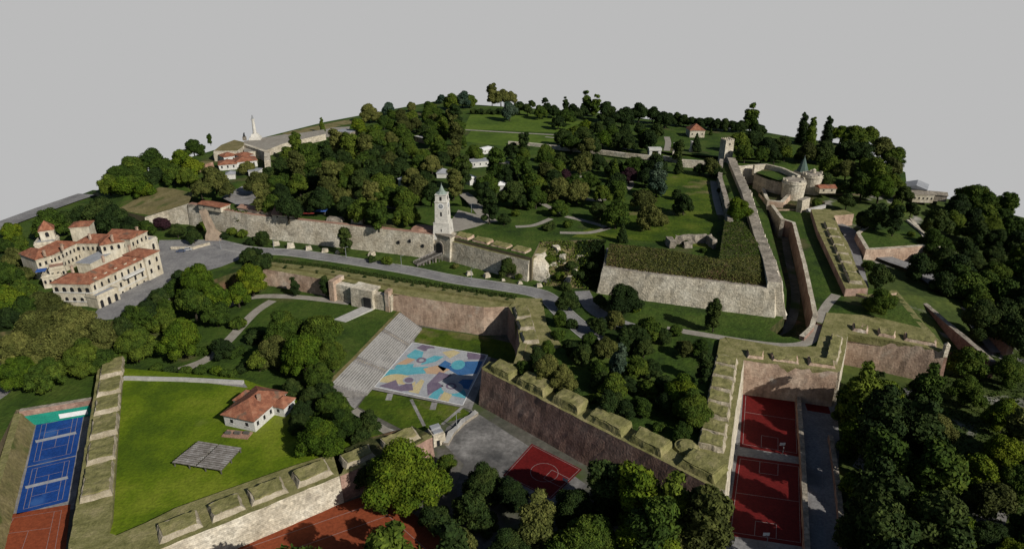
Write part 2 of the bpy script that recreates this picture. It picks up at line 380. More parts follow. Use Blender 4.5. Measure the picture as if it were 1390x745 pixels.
terrace('glacis', [(1036, 268), (1060, 262), (1124, 284), (1126, 300), (1150, 340), (1172, 390), (1215, 395), (1286, 476), (1150, 452), (1145, 447), (1109, 438), (1106, 425), (1090, 360),
                   (1076, 300), (1062, 297), (1050, 288)], -11.0, -33, 'grass', 'brickdark')
terrace('moat_floor', [(1010, 240), (1045, 262), (1090, 290), (1120, 460), (1040, 470), (1030, 420), (1046, 330)], -20, -33, 'scrub')
terrace('east_slope', [(1055, 262, -10), (1100, 245, -8), (1230, 262, -10), (1300, 272, -18), (1392, 296, -24.5), (1470, 420, -24.8), (1330, 470, -24.8), (1290, 478, -23), (1215, 398, -15), (1172, 392, -14), (1120, 300, -13.5)],
        -14, -33, 'woodfloor')
terrace('upper_park', [(258, 276), (340, 292), (455, 304.5), (590, 318.5), (612, 322), (722, 350), (733, 328), (820, 325), (823, 362), (885, 371), (1050, 391), (1060, 381), (1042, 338),
                       (1021, 284), (1003, 240), (992, 221), (1060, 240, -5), (1110, 262, -9), (1232, 264, -9), (1229, 234, -4), (1140, 195), (1075, 186), (1035, 179), (960, 172), (880, 162), (800, 152), (700, 146),
                       (640, 142), (600, 136), (525, 150), (440, 166), (400, 176), (345, 190), (290, 204), (230, 222), (180, 243), (126, 260, -10), (160, 285, -9), (198, 294, -8)], TOP_, -33, 'grass', 'slab')
# sloping ground where the wall has fallen, left of the big bastion
def slope_grid(name, q, zb, m, amp, n=26):
    """bumpy bank between four traced corners (top left, top right, bottom right, bottom left)"""
    c = [P(*p) for p in q]; bm = BM(); V = []
    for j in range(n + 1):
        row = []
        for i in range(n + 1):
            u, v = i / n, j / n; p = c[0].lerp(c[1], u).lerp(c[3].lerp(c[2], u), v)
            e = min(1, 6 * v, 6 * (1 - v)); g = NZ(p * .11) * 1.6 + NZ(p * .3 + Vector((4, 4, 4))) * .8
            p = p + Vector((0, 0, amp * g * e - amp * .6 * sin(pi * v) * (1 if 0 < u < 1 else 1))); row.append(bm.verts.new(p))
        V.append(row)
    for j in range(n):
        for i in range(n): bm.faces.new((V[j][i], V[j][i + 1], V[j + 1][i + 1], V[j + 1][i]))
    rim = V[0] + [V[j][n] for j in range(1, n + 1)] + V[n][n - 1::-1] + [V[j][0] for j in range(n - 1, 0, -1)]
    low = [bm.verts.new((v.co.x, v.co.y, zb)) for v in rim]
    for k in range(len(rim)): bm.faces.new((rim[k], rim[(k + 1) % len(rim)], low[(k + 1) % len(rim)], low[k]))
    return tag(obj(name, bm, m, smooth=True), kind='structure')
slope_grid('collapsed_slope', [(733, 328, .1), (822, 326, .1), (812, 394, -12.1), (738, 388, -12.1)], -14, 'drygrass', 1.7)
# earth rampart of the big bastion
terrace('rampart_slope', [(823, 361, .2), (885, 370, .2), (1049, 390, .2), (1058, 381, .2), (1040, 345, 2), (1020, 318, 4.5), (1008, 300, 4.5), (984, 300, 4.5), (979, 330, 5), (976, 352, 5),
                          (900, 338, 5), (827, 330, 4.5)], 0, -5, 'scrub', 'scrub')
# left bastion
terrace('bastion_lawn', [(140, 498), (175, 500), (330, 514), (400, 540), (500, 592), (560, 582), (575, 592), (548, 612), (459, 645), (214, 742), (120, 790), (98, 745)], BAST, -33, 'lawn', 'brick')
# far ground surfaces
sheet('far_lawn', [(628, 176), (640, 153), (700, 148), (790, 166), (762, 181), (700, 178)], 0, 'far_green', .06)
sheet('far_lawn', [(880, 205), (905, 176), (1000, 180), (1090, 196), (1060, 215), (985, 214)], 0, 'grass', .05)
sheet('far_lawn', [(626, 192), (640, 178), (760, 184), (755, 194), (700, 200)], 0, 'far_green', .07)
sheet('meadow', [(775, 322), (838, 292), (900, 236), (925, 232), (975, 240), (974, 296), (972, 338), (905, 330), (850, 325)], 0, 'meadow', .08)
sheet('dry_mound', [(128, 262, -10), (180, 250, -5), (235, 256, -1), (262, 262, 0), (256, 276, 0), (235, 283, -3), (199, 293, -8), (160, 284, -9)], -6, 'drygrass', .25)
sheet('monument_terrace', [(330, 198), (345, 189), (440, 174), (475, 172), (470, 188), (440, 186), (385, 195), (360, 206), (330, 208)], 0, 'gravel', .06)
sheet('ridge_grass', [(382, 181), (425, 172), (475, 162), (485, 166), (440, 176), (395, 184)], 0, 'drygrass', .1)

# the drive in front of the palace, the fortress road and the paths
sheet('palace_forecourt', [(216, 326), (300, 325), (330, 332), (330, 350), (300, 362), (250, 376), (165, 432), (120, 436), (160, 385), (212, 350)], MID, 'asphalt', .05)
ribbon('road', [(310, 335), (345, 340), (395, 343), (440, 349), (500, 358), (560, 368), (620, 380), (680, 389), (735, 400), (765, 425), (800, 455), (820, 470)], 8.5, MID, 'asphalt', .06, kerb=True)
ribbon('road', [(-15, 312), (60, 284), (118, 264)], 14, -11.4, 'asphalt', .2)
ribbon('path', [(905, 446), (960, 455), (1030, 466), (1075, 469), (1100, 462), (1112, 440), (1132, 405)], 4, MID, 'gravel', .09)
ribbon('path', [(1109, 437), (1122, 415), (1135, 400)], 4, -11, 'gravel', .06)
ribbon('path', [(790, 395), (806, 420), (845, 440), (880, 448)], 7, MID, 'asphalt', .08)
ribbon('path', [(1018, 240), (1036, 262), (1048, 285), (1062, 310), (1070, 350), (1080, 400), (1072, 440), (1050, 455)], 4, -20, 'yard', .05)
ribbon('path', [(290, 424), (340, 404), (400, 403), (475, 411)], 4.5, PARK, 'gravel', .05)
ribbon('path', [(370, 408), (345, 425), (310, 462), (280, 488), (235, 505)], 4.5, PARK, 'gravel', .08)
ribbon('path', [(-10, 430), (12, 455), (18, 480)], 10, PARK, 'gravel', .05)
ribbon('path', [(-20, 545), (0, 530), (6, 510), (4, 490)], 8, PARK, 'concrete', .05)
for pp, w in (([(700, 308), (725, 306), (748, 297)], 3.5), ([(768, 294), (805, 303), (826, 310)], 3.5), ([(760, 316), (800, 316), (828, 309)], 3.5), ([(840, 262), (856, 252), (848, 241), (835, 236)], 5),
              ([(785, 268), (812, 272), (842, 264)], 5), ([(870, 232), (885, 226), (905, 212)], 5), ([(905, 205), (907, 194), (905, 186)], 5), ([(622, 176), (690, 180), (765, 184)], 4),
              ([(628, 262), (640, 272), (655, 290), (668, 302)], 7), ([(745, 236), (770, 240), (800, 240)], 5), ([(655, 250), (700, 262), (735, 276), (760, 290)], 3.5), ([(640, 212), (660, 218), (700, 222)], 8),
              ([(470, 262), (490, 270), (520, 280), (560, 283)], 5), ([(740, 186), (790, 192), (860, 204)], 3), ([(968, 246), (972, 270), (978, 292)], 4)):
    ribbon('path', pp, w, 0, 'gravel', .12)
sheet('tower_forecourt', [(606, 318), (612, 300), (622, 285), (650, 292), (668, 300), (646, 308)], 0, 'gravel', .09)
sheet('park_yard', [(300, 268), (330, 252), (350, 258), (352, 270), (330, 282)], 0, 'concrete', .1)
sheet('park_yard', [(632, 226), (640, 214), (668, 214), (670, 226)], 0, 'concrete', .1)
# east road beside the gun battery
ribbon('road', [(1120, 300, -13.3), (1148, 312, -13.5), (1170, 335, -13.8), (1205, 352, -14.4), (1245, 368, -15.6), (1300, 410, -19.5), (1360, 480, -24.5)], 9, -14, 'asphalt', .5)
sheet('road', [(1140, 316), (1166, 336), (1180, 392), (1160, 390)], -13.2, 'asphalt', .3)
ribbon('path', [(1175, 640), (1200, 600), (1222, 560), (1240, 530)], 8, LOW, 'concrete', .06)
ribbon('path', [(1335, 735), (1350, 690), (1375, 640), (1420, 600)], 7, LOW, 'concrete', .06)
ribbon('path', [(1300, 455), (1345, 478), (1390, 492)], 6, LOW, 'concrete', .06)

# low yard surfaces in front
sheet('plaza_lawn', [(486, 552), (503, 529), (626, 553), (642, 562), (604, 574), (560, 590)], LOW, 'meadow', .04)
sheet('plaza_lawn', [(573, 444), (652, 456), (706, 468), (700, 494), (664, 484), (562, 464)], LOW, 'meadow', .04)
sheet('plaza_paving', [(470, 540), (502, 530), (556, 455), (572, 446), (560, 462), (668, 480), (640, 556), (627, 552), (503, 528), (480, 556)], LOW, 'concrete', .035)
ribbon('path', [(558, 542), (576, 578)], 1.2, LOW, 'concrete', .06, soft=False)
ribbon('path', [(628, 552), (600, 576)], 1.2, LOW, 'concrete', .065, soft=False)
ribbon('path', [(530, 534), (527, 543)], 2.2, LOW, 'concrete', .06, soft=False)
ribbon('path', [(590, 546), (587, 556)], 2.2, LOW, 'concrete', .06, soft=False)
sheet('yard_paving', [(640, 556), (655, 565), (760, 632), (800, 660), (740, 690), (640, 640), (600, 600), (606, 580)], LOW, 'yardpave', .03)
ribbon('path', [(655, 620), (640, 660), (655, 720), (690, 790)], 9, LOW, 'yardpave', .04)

# ------------------------------------------------------------------ COURTS
def line(bm, a, b, w, z):
    d = (b - a); d.z = 0; d.normalize(); n = Vector((-d.y, d.x, 0)) * w / 2
    face(bm, [Vector((p.x, p.y, z)) for p in (a - n, b - n, b + n, a + n)])
def court(name, label, q, z, m, lines, w=.12, lm='white', dz=.05, cat='sports court', group=None):
    c = [P(*p, z) for p in q]; cen = sum(c, Vector()) / 4
    t = thing(name, (cen.x, cen.y, z), label, cat, group)
    bm = BM(); face(bm, [Vector((p.x, p.y, z + dz)) for p in c]); obj('court_surface', bm, m, t)
    def at(u, v): return c[0].lerp(c[1], u).lerp(c[3].lerp(c[2], u), v)
    bm = BM()
    for (u0, v0, u1, v1) in lines: line(bm, at(u0, v0), at(u1, v1), w, z + dz + .012)
    obj('court_line', bm, lm, t)
    return t, at
TEN = [(.12, .07, .88, .07), (.12, .93, .88, .93), (.12, .07, .12, .93), (.88, .07, .88, .93), (.22, .07, .22, .93), (.78, .07, .78, .93), (.22, .3, .78, .3), (.22, .7, .78, .7), (.5, .3, .5, .7)]
def net(t, at, z, v=.5):
    a, b = at(.08, v), at(.92, v); d = (b - a).normalized(); n = Vector((-d.y, d.x, 0)) * .04
    bm = BM(); hexa(bm, [Vector((*p.xy, z + .08)) for p in (a - n, b - n, b + n, a + n)], [Vector((*p.xy, z + 1.05)) for p in (a - n, b - n, b + n, a + n)])
    obj('net', bm, 'metal', t)
    for p in (a, b):
        bm = BM(); cyl(bm, (p.x, p.y, z), .07, .07, 1.15, 8); obj('net_post', bm, 'metal', t)
ca = court('tennis_court', 'blue hard tennis court nearer the green windscreen', [(50, 574), (114, 560), (103, 618), (37, 633)], LOW, 'blue', TEN, .14, 'worn', group='blue tennis courts'); net(*ca, LOW)
cb = court('tennis_court', 'blue hard tennis court nearer the dark clay court', [(37, 634), (103, 619), (92, 680), (22, 698)], LOW, 'blue', TEN, .14, 'worn', group='blue tennis courts'); net(*cb, LOW)
sheet('court_apron', [(30, 575), (125, 553), (100, 690), (0, 715)], LOW, 'concrete', .02)
sheet('court_apron', [(14, 572), (32, 575), (8, 706), (-20, 712)], LOW, 'clay', .03)
cc = court('clay_court', 'dark red clay court below the corner of left bastion', [(0, 700), (96, 684), (84, 790), (-60, 800)], LOW, 'clay', TEN, .1, 'worn')
cl = court('clay_court', 'orange clay court at foot of the sunlit bastion front wall', [(250, 757), (520, 664), (640, 760), (280, 900)], LOW, 'clay', [(.1, .12, .9, .12), (.1, .12, .1, .9), (.9, .12, .9, .9), (.1, .3, .9, .3)], .14, 'worn')
cr = court('basketball_court', 'small red half court with circle marking at foot of brick bastion', [(683, 645), (722, 602), (790, 637), (748, 677)], LOW, 'red', [(.03, .03, .97, .03), (.97, .03, .97, .97), (.97, .97, .03, .97), (.03, .97, .03, .03), (.36, .97, .36, .62), (.64, .97, .64, .62), (.36, .62, .64, .62)], .14, 'worn')
bm = BM(); at = cr[1]; cx = at(.5, .55); prev = None
for i in range(41):
    a = 2 * pi * i / 40; p = cx + Vector((cos(a), sin(a), 0)) * 4.4
    if prev: line(bm, prev, p, .13, LOW + .066)
    prev = p
obj('court_circle', bm, 'worn', cr[0])
BB = [(.05, .04, .95, .04), (.95, .04, .95, .96), (.95, .96, .05, .96), (.05, .96, .05, .04), (.05, .5, .95, .5), (.36, .04, .36, .2), (.64, .04, .64, .2), (.36, .2, .64, .2), (.36, .96, .36, .8), (.64, .96, .64, .8), (.36, .8, .64, .8)]
c1 = court('basketball_court', 'upper red court beside the tall sunlit bastion side wall', [(1010, 518), (1082, 528), (1086, 620), (1004, 606)], LOW, 'red', BB, .14, 'worn', group='red courts in the moat')
c2 = court('basketball_court', 'lower red court at the foot of the bastion tip', [(1001, 618), (1088, 630), (1092, 742), (986, 726)], LOW, 'red', BB, .14, 'worn', group='red courts in the moat')
sheet('court_apron', [(1003, 512), (1134, 530), (1140, 600), (1128, 800), (975, 790), (985, 700)], LOW, 'asphalt', .025)
c3 = court('basketball_court', 'small red court patch under the low brick wall corner', [(1090, 541), (1122, 545), (1128, 562), (1096, 557)], LOW, 'red', [(.1, .1, .9, .1)], .14, 'worn')
c4 = court('practice_court', 'dark grey court strip between two long low walls', [(1098, 592), (1130, 600), (1145, 790), (1100, 790)], LOW, 'asphalt', [(.5, .05, .5, .95), (.05, .3, .95, .3), (.05, .6, .95, .6)], .1, 'worn')
def hoop(x, y, z, rz, label):
    t = thing('basketball_hoop', (x, y, z), label, 'basketball hoop', 'basketball hoops', rz)
    bm = BM(); cyl(bm, (0, 0, 0), .12, .1, 3.1, 8); tube(bm, (0, 0, 3.0), (0, 1.2, 3.2), .08, .07); obj('post', bm, 'metal', t, keep=False)
    bm = BM(); box(bm, 0, 1.25, 2.8, 1.8, .06, 1.1); obj('backboard', bm, 'white', t, keep=False)
    bm = BM(); prev = None
    for i in range(13):
        a = 2 * pi * i / 12; p = Vector((.23 * cos(a), 1.55 + .23 * sin(a), 3.02))
        if prev: tube(bm, prev, p, .02, .02, 4)
        prev = p
    obj('rim', bm, 'redcloth', t, keep=False)
p = P(1062, 617, LOW); hoop(p.x, p.y, LOW, 0, 'basketball hoop between the two large red courts')
p = P(1040, 742, LOW); hoop(p.x, p.y, LOW, 0, 'basketball hoop at near end of the lower red court')
p = P(770, 660, LOW); hoop(p.x, p.y, LOW, 2.4, 'basketball hoop at end of the small red half court')

# painted court: flat fields of colour, each a real patch of paint
q = [P(508, 525, LOW), P(560, 465, LOW), P(662, 482, LOW), P(628, 550, LOW)]
mural = thing('painted_court', (-31, 230, LOW), 'square court painted with large pastel abstract shapes below the stands', 'painted court')
bm = BM(); face(bm, [Vector((p.x, p.y, LOW + .055)) for p in q]); obj('court_surface', bm, 'mpale', mural)
def mp(u, v, k): 
    p = q[0].lerp(q[3], u).lerp(q[1].lerp(q[2], u), v); return Vector((p.x, p.y, LOW + .06 + .006 * k))
def patch(m, pts, k=1, name='painted_shape'):
    bm = BM(); v = [bm.verts.new(mp(u, w, k)) for u, w in pts]
    for t in tessellate_polygon([[Vector((a.co.x, a.co.y, 0)) for a in v]]): bm.faces.new([v[i] for i in t])
    o = obj(name, bm, m, mural)
    for p in o.data.polygons:
        if p.normal.z < 0: p.flip()
def blob(cu, cv, ru, rv, a0=0, a1=360, n=28, rot=0):
    pts = []
    for i in range(n + 1):
        a = R(a0 + (a1 - a0) * i / n); x, y = ru * cos(a), rv * sin(a)
        pts.append((min(.995, max(.005, cu + x * cos(rot) - y * sin(rot))), min(.995, max(.005, cv + x * sin(rot) + y * cos(rot)))))
    return pts[:-1] if abs(a1 - a0) == 360 else pts
patch('mcyan', [(.0, .18), (.3, .36), (.42, .42), (.40, .56), (.2, .48), (.0, .36)], 1)
patch('myellow', blob(.20, .16, .20, .16, 0, 200), 2)
patch('mcyan', [(.04, .40), (.24, .46), (.22, .56), (.04, .50)], 2)
patch('mplum', [(.04, .03), (.16, .20), (.24, .10), (.34, .22), (.42, .08), (.30, .02)], 3)
patch('mpale', blob(.30, .24, .07, .07), 4); patch('mplum', blob(.30, .24, .05, .05), 5)
patch('myellow', [(.38, .04), (.50, .04), (.52, .26), (.42, .30)], 2)
patch('mpale', [(.50, .02), (.60, .02), (.56, .44), (.44, .50)], 3)
patch('morange', [(.36, .50), (.50, .62), (.66, .58), (.60, .46), (.44, .42)], 4)
patch('mplum', [(.60, .04), (.70, .26), (.62, .30), (.72, .48), (.56, .50), (.52, .22)], 5)
patch('mcyan', blob(.80, .12, .19, .20, 0, 180), 2); patch('mcyan', [(.62, .01), (.72, .01), (.72, .16), (.64, .18)], 3)
patch('myellow', [(.74, .01), (.84, .01), (.84, .14), (.74, .16)], 4); patch('mpale', blob(.80, .26, .12, .11), 5)
patch('mplum', blob(.78, .28, .06, .06), 6); patch('mpale', blob(.78, .28, .035, .035), 7)
patch('mcyan', [(.06, .70), (.16, .60), (.26, .70), (.22, .84), (.10, .86)], 2)
patch('mplum', [(.10, .90), (.22, .86), (.34, .92), (.30, .99), (.14, .99)], 3); patch('mpale', blob(.30, .90, .06, .05), 4)
patch('morange', [(.02, .48), (.14, .52), (.20, .66), (.10, .66)], 3); patch('mplum', blob(.27, .66, .06, .06), 5); patch('mpale', blob(.27, .66, .03, .03), 6)
patch('mcyan', [(.30, .56), (.44, .68), (.50, .82), (.38, .80), (.30, .68)], 2)
patch('myellow', [(.44, .90), (.56, .99), (.66, .96), (.58, .80)], 2); patch('mnavy', [(.60, .60), (.80, .50), (.98, .60), (.98, .86), (.80, .80), (.68, .72)], 2)
patch('mcyan', blob(.72, .70, .08, .10), 3); patch('mnavy', [(.50, .60), (.60, .52), (.64, .70), (.54, .74)], 4); patch('mnavy', [(.80, .30), (.98, .28), (.98, .48), (.86, .44)], 3)
patch('mplum', [(.78, .84), (.98, .90), (.98, .99), (.74, .99)], 3); patch('mpale', blob(.72, .86, .07, .05), 4)
bm = BM()
for a, b in ((0, 1), (1, 2), (2, 3), (3, 0)): line(bm, q[a], q[b], .3, LOW + .12)
obj('court_line', bm, 'white', mural)

# ------------------------------------------------------------------ stands: stone steps facing the painted court
a0, a1 = P(543, 424, PARK), P(447, 524, PARK); b0, b1 = P(573, 447, LOW), P(498, 537, LOW)
bm = BM(); N = 14
for i in range(N):
    t0, t1 = i / N, (i + 1) / N; zt = PARK + .1 + (LOW - PARK) * t0 * .96
    c = [a0.lerp(b0, t0), a1.lerp(b1, t0), a1.lerp(b1, t1), a0.lerp(b0, t1)]
    hexa(bm, [Vector((p.x, p.y, LOW - .3)) for p in c], [Vector((p.x, p.y, zt)) for p in c])
st = thing('stone_stand', (a0.x, a0.y, LOW), 'long stepped stone seating sloping down to the painted court', 'stand')
obj('seat_steps', bm, 'concrete', st)
for f in (.28, .68):
    bm = BM(); d = (a1 - a0).normalized()
    for i in range(2 * N):
        t0, t1 = i / (2 * N), (i + 1) / (2 * N); zt = PARK + .16 + (LOW - PARK) * t0 * .96
        c = [a0.lerp(a1, f).lerp(b0.lerp(b1, f), t) for t in (t0, t1)]
        e = [c[0] - d * .7, c[0] + d * .7, c[1] + d * .7, c[1] - d * .7]
        hexa(bm, [Vector((p.x, p.y, LOW - .2)) for p in e], [Vector((p.x, p.y, zt)) for p in e])
    obj('stairway', bm, 'stonedark', st)
bm = BM()
for i in range(N):
    t0 = (i + .35) / N; zt = PARK + .1 + (LOW - PARK) * (i / N) * .96
    A, B = a0.lerp(b0, t0), a1.lerp(b1, t0); w = (b0 - a0).normalized() * .28
    for s0, s1 in ((.01, .26), (.31, .65), (.72, .98)):
        u, v = A.lerp(B, s0), A.lerp(B, s1); e = [u - w, v - w, v + w, u + w]
        hexa(bm, [Vector((p.x, p.y, zt + .003)) for p in e], [Vector((p.x, p.y, zt + .12)) for p in e])
obj('bench_slats', bm, 'kerb', st)
ribbon('path', [(545, 420), (520, 446), (480, 488), (445, 522)], 2.2, PARK, 'drygrass', .07, soft=False)

# ------------------------------------------------------------------ FORTRESS WALLS
wall('curtain_wall', 'long pale stone curtain wall left of the clock tower, above grassy ditch', [(256, 276), (340, 291), (455, 303.5), (519, 310), (589, 318)], .9, MID - .4, 2.5, 1.4, 'stone', 'tilesold')
wall('curtain_wall', 'short sloping end of pale stone wall beside the dry mound', [(197, 295, -8), (228, 285, -4), (254, 277, .3)], 0, MID - .4, 2, 1, 'stone')
cw = wall('curtain_wall', 'pale stone wall with earth merlons right of the clock tower', [(613, 327), (660, 339), (719, 353)], -1.6, MID - .4, 3, 1.6, 'stone', 'turf')
def merlons(parent, A, B, spans, dep, h, z, m='turf', face_m='earthstone', inset=.7, gapm=None, name='merlon', back=.35):
    """earth merlons on a rampart: A->B is the outer edge, the inside to the left"""
    d = (B - A); Ltot = d.length; d.normalize(); n = Vector((-d.y, d.x, 0))
    for (s0, s1) in spans:
        j_ = (s1 - s0) * .07; s0 += rnd.uniform(-j_, j_); s1 += rnd.uniform(-j_, j_); h_k = h; h = h * rnd.uniform(.85, 1.15)
        p0, p1 = A + d * Ltot * s0, A + d * Ltot * s1
        i0, i1 = p0 + d * .1 + n * dep, p1 - d * .1 + n * dep
        lo = [p0 + n * .5, p1 + n * .5, i1, i0]
        # embrasures splay outwards: the merlon is narrower outside; its top slopes down to the outer face
        hi = [p0 + n * (.5 + inset) + d * inset * 1.3, p1 + n * (.5 + inset) - d * inset * 1.3, i1 - n * inset * .5 - d * inset * .5, i0 - n * inset * .5 + d * inset * .5]
        bm = BM(); hexa(bm, [Vector((p.x, p.y, z)) for p in lo], [Vector((p.x, p.y, z + h * (.8 if k < 2 else 1))) for k, p in enumerate(hi)])
        roughen(bm, amp=.45, sc=.45, maxlen=1.3); mo = obj(name, bm, face_m, parent)
        bm = BM(); cen = sum(hi, Vector()) / 4
        hi2 = [cen + (p - cen) * .93 for p in hi]; z2 = [z + h * (.8 if k < 2 else 1) for k in range(4)]
        hexa(bm, [Vector((p.x, p.y, z2[k] - .3)) for k, p in enumerate(hi2)], [Vector((p.x, p.y, z2[k] + .32)) for k, p in enumerate(hi2)])
        roughen(bm, amp=.45, sc=.5, maxlen=1.2); obj('turf_top', bm, m, mo, keep=False).matrix_parent_inverse = Matrix(); h = h_k
def reg(n, gap, a=0, b=1):
    w = (b - a) / n; return [(a + i * w + w * gap / 2, a + (i + 1) * w - w * gap / 2) for i in range(n)]
terrace('rampart_walk', [(612, 324), (624, 306), (700, 318), (752, 332), (722, 352), (660, 338)], -1.6 + .1, -6, 'turf', 'turf')
merlons(cw, P(613, 326, -1.4), P(716, 350, -1.4), reg(4, .12), 6.5, 3.0, -1.6, face_m='brick')
# sloping end of that wall
bm = BM(); c0 = P(719, 353, -1.6); c1 = P(735, 346, -1.6)
hexa(bm, [P(707, 376, MID - .3), P(751, 388, MID - .3), P(760, 372, MID - .3), P(720, 366, MID - .3)], [c0, c1, c1 + Vector((2, 5, 0)), c0 + Vector((-1, 6, 0))])
roughen(bm, amp=.8, sc=.25, maxlen=2); tag(obj('wall_end', bm, 'stone'), 'broken sloping pale stone end of the wall right of clock tower', 'wall')
wall('bastion_wall', 'tall pale stone wall of the large bastion with grassy bank on top', [(826, 336), (821, 362), (884, 371), (1050, 391), (1060, 380), (1050, 352)], .4, -14.5, 2.5, 2.6, 'stone', 'stonedark', rough=.4)
bm = BM()
d = (P(1060, 380, 0) - P(1050, 391, 0)).normalized(); p = P(1050, 391, 0); cyl(bm, (p.x + .4, p.y + .6, -14.4), 3.0, .9, 15.2, 10)
tag(obj('corner_quoin', bm, 'ashlar', smooth=True), 'pale dressed stone corner pier of the large bastion', 'corner pier')
wall('rampart_wall', 'long weathered stone wall running up from the bastion to the square tower',
     [(1058, 384), (1050, 352), (1036, 318), (1027, 290), (1018, 262), (1006, 236), (996, 214)], 3.2, -13, 4.6, 4.5, 'stone', 'stonedark', rough=1.1)
wall('inner_wall', 'dark inner stone wall below the square tower facing the meadow', [(978, 216), (976, 240), (984, 268), (990, 300)], 5, -1, 2, .3, 'stonedark', rough=.7)
# brick counterscarp of the deep trench, inside to the left means the lawn side
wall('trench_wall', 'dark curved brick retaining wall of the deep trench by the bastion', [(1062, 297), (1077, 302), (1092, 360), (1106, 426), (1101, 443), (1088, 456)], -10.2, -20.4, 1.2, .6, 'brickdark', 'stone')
wall('trench_wall', 'pale low wall dividing the trench path below the twin towers', [(1034, 252), (1040, 268), (1052, 284), (1062, 298)], -8.5, -20.4, 1.4, .3, 'stonedark', 'stone')
# outer brick line
bw = wall('curtain_wall', 'red brick curtain wall left of the stone gate, above park path', [(352, 363), (400, 371), (453, 381)], MID + .3, PARK - .5, 2, 1.1, 'brick', 'turf')
bw2 = wall('curtain_wall', 'red brick curtain wall right of the stone gate, above the stands', [(531, 397), (600, 408), (657, 416), (691, 415)], MID + .3, LOW - .4, 2, 1.3, 'brick', 'turf')
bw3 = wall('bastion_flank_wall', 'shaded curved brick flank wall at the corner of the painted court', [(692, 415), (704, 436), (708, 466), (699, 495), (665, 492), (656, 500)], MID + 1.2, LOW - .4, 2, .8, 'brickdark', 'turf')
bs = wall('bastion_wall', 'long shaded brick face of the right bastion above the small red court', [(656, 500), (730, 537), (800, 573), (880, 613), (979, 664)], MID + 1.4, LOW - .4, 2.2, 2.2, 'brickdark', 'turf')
be = wall('bastion_wall', 'sunlit pale side wall of the right bastion above the red courts', [(981, 664), (992, 580), (1007, 488)], MID + 1.4, LOW - .4, 2.2, 1.6, 'stone', 'turf')
bc = wall('curtain_wall', 'pink brick wall at the back of the red courts', [(1007, 487), (1070, 495), (1137, 504)], MID + 1.2, LOW - .4, 2, 1.0, 'brick', 'turf')
bd = wall('bastion_flank_wall', 'short pale flank wall right of the red courts', [(1138, 504), (1144, 478), (1149, 451)], MID + 1.2, LOW - .4, 2, .8, 'stone', 'turf')
bf = wall('curtain_wall', 'pink brick wall above the shaded hollow near the far right corner', [(1149, 450), (1210, 461), (1284, 476)], MID + 1.2, LOW - .4, 2, .8, 'brick', 'turf')
wall('curtain_wall', 'plain brick wall running back from the far right corner of the fort', [(1285, 476), (1250, 436), (1215, 394)], MID + 1.0, LOW - .4, 2, .8, 'brickdark', 'turf')
bm = BM(); p = P(1284, 474, -10); box(bm, p.x, p.y, -13, 1.6, 1.6, 5); cyl(bm, (p.x, p.y, -8), 1.2, .2, 1.0, 8)
tag(obj('corner_post', bm, 'stone'), 'pale stone post at the far right corner of the fort wall', 'post')
# ramparts on those walls
zR = MID + 1.35
terrace('rampart_walk', [(656, 499), (979, 663), (984, 640), (1000, 545), (1007, 487), (984, 458), (977, 460), (950, 605), (945, 618), (905, 603), (700, 508), (672, 494)], zR, -14, 'turf', 'turf')
merlons(bs, P(657, 501, zR), P(978, 664, zR), [(.015, .125), (.165, .295), (.335, .46), (.50, .635), (.675, .80)], 7.0, 2.6, zR - .1, face_m='turf')
merlons(bs, P(657, 501, zR), P(978, 664, zR), [(.84, .985)], 9.0, 2.4, zR - .1, face_m='turf', inset=1.0)
merlons(be, P(980, 655, zR), P(1004, 490, zR), reg(7, .06, .18, 1.0), 8.5, 1.9, zR - .1)
bm = BM(); p = P(932, 608, zR); cyl(bm, (p.x, p.y, zR - .5), 4.2, 3.6, 1.3, 18); cyl(bm, (p.x, p.y, zR + .8), 3.2, 2.2, .7, 14)
tag(obj('gun_platform', bm, 'turf', smooth=False), 'round turfed gun platform inside the tip of the right bastion', 'mound')
terrace('rampart_walk', [(1007, 488), (1137, 505), (1142, 480), (1149, 452), (1210, 462), (1285, 477), (1262, 448), (1240, 442), (1180, 428), (1122, 424), (1108, 470), (1060, 470), (984, 457)], zR - .1, -14, 'turf', 'turf')
merlons(bc, P(1012, 486, zR), P(1137, 502, zR), [(.02, .22), (.30, .60), (.68, .98)], 6, 1.6, zR - .5, face_m='brick')
merlons(bf, P(1152, 449, zR), P(1284, 474, zR), [(.02, .22), (.30, .50), (.56, .9)], 6, 1.8, zR - .5, face_m='brick')
merlons(bd, P(1139, 500, zR), P(1148, 455, zR), [(.05, .95)], 5, 1.6, zR - .5)
terrace('rampart_walk', [(692, 416), (708, 437), (710, 466), (701, 495), (745, 478), (762, 468), (742, 440), (736, 405), (700, 404)], zR - .6, -14, 'turf', 'turf')
merlons(bw3, P(694, 416, zR), P(708, 466, zR), [(.02, .36), (.42, .68), (.74, 1.0)], 7, 1.8, zR - .6)
sheet('rampart_turf', [(354, 362), (352, 350), (440, 362), (560, 383), (700, 404), (690, 416), (657, 414), (532, 396), (455, 379)], MID, 'turf', .25)
tuft = BM()
terrace('rampart_bank', [(352, 352, -12), (440, 362, -12), (560, 384, -12), (700, 405, -12), (698, 410, -10.6), (600, 395, -10.4), (530, 386, -10.4), (440, 370, -10.6), (354, 357, -10.8)], -11, -13, 'turf', 'turf')

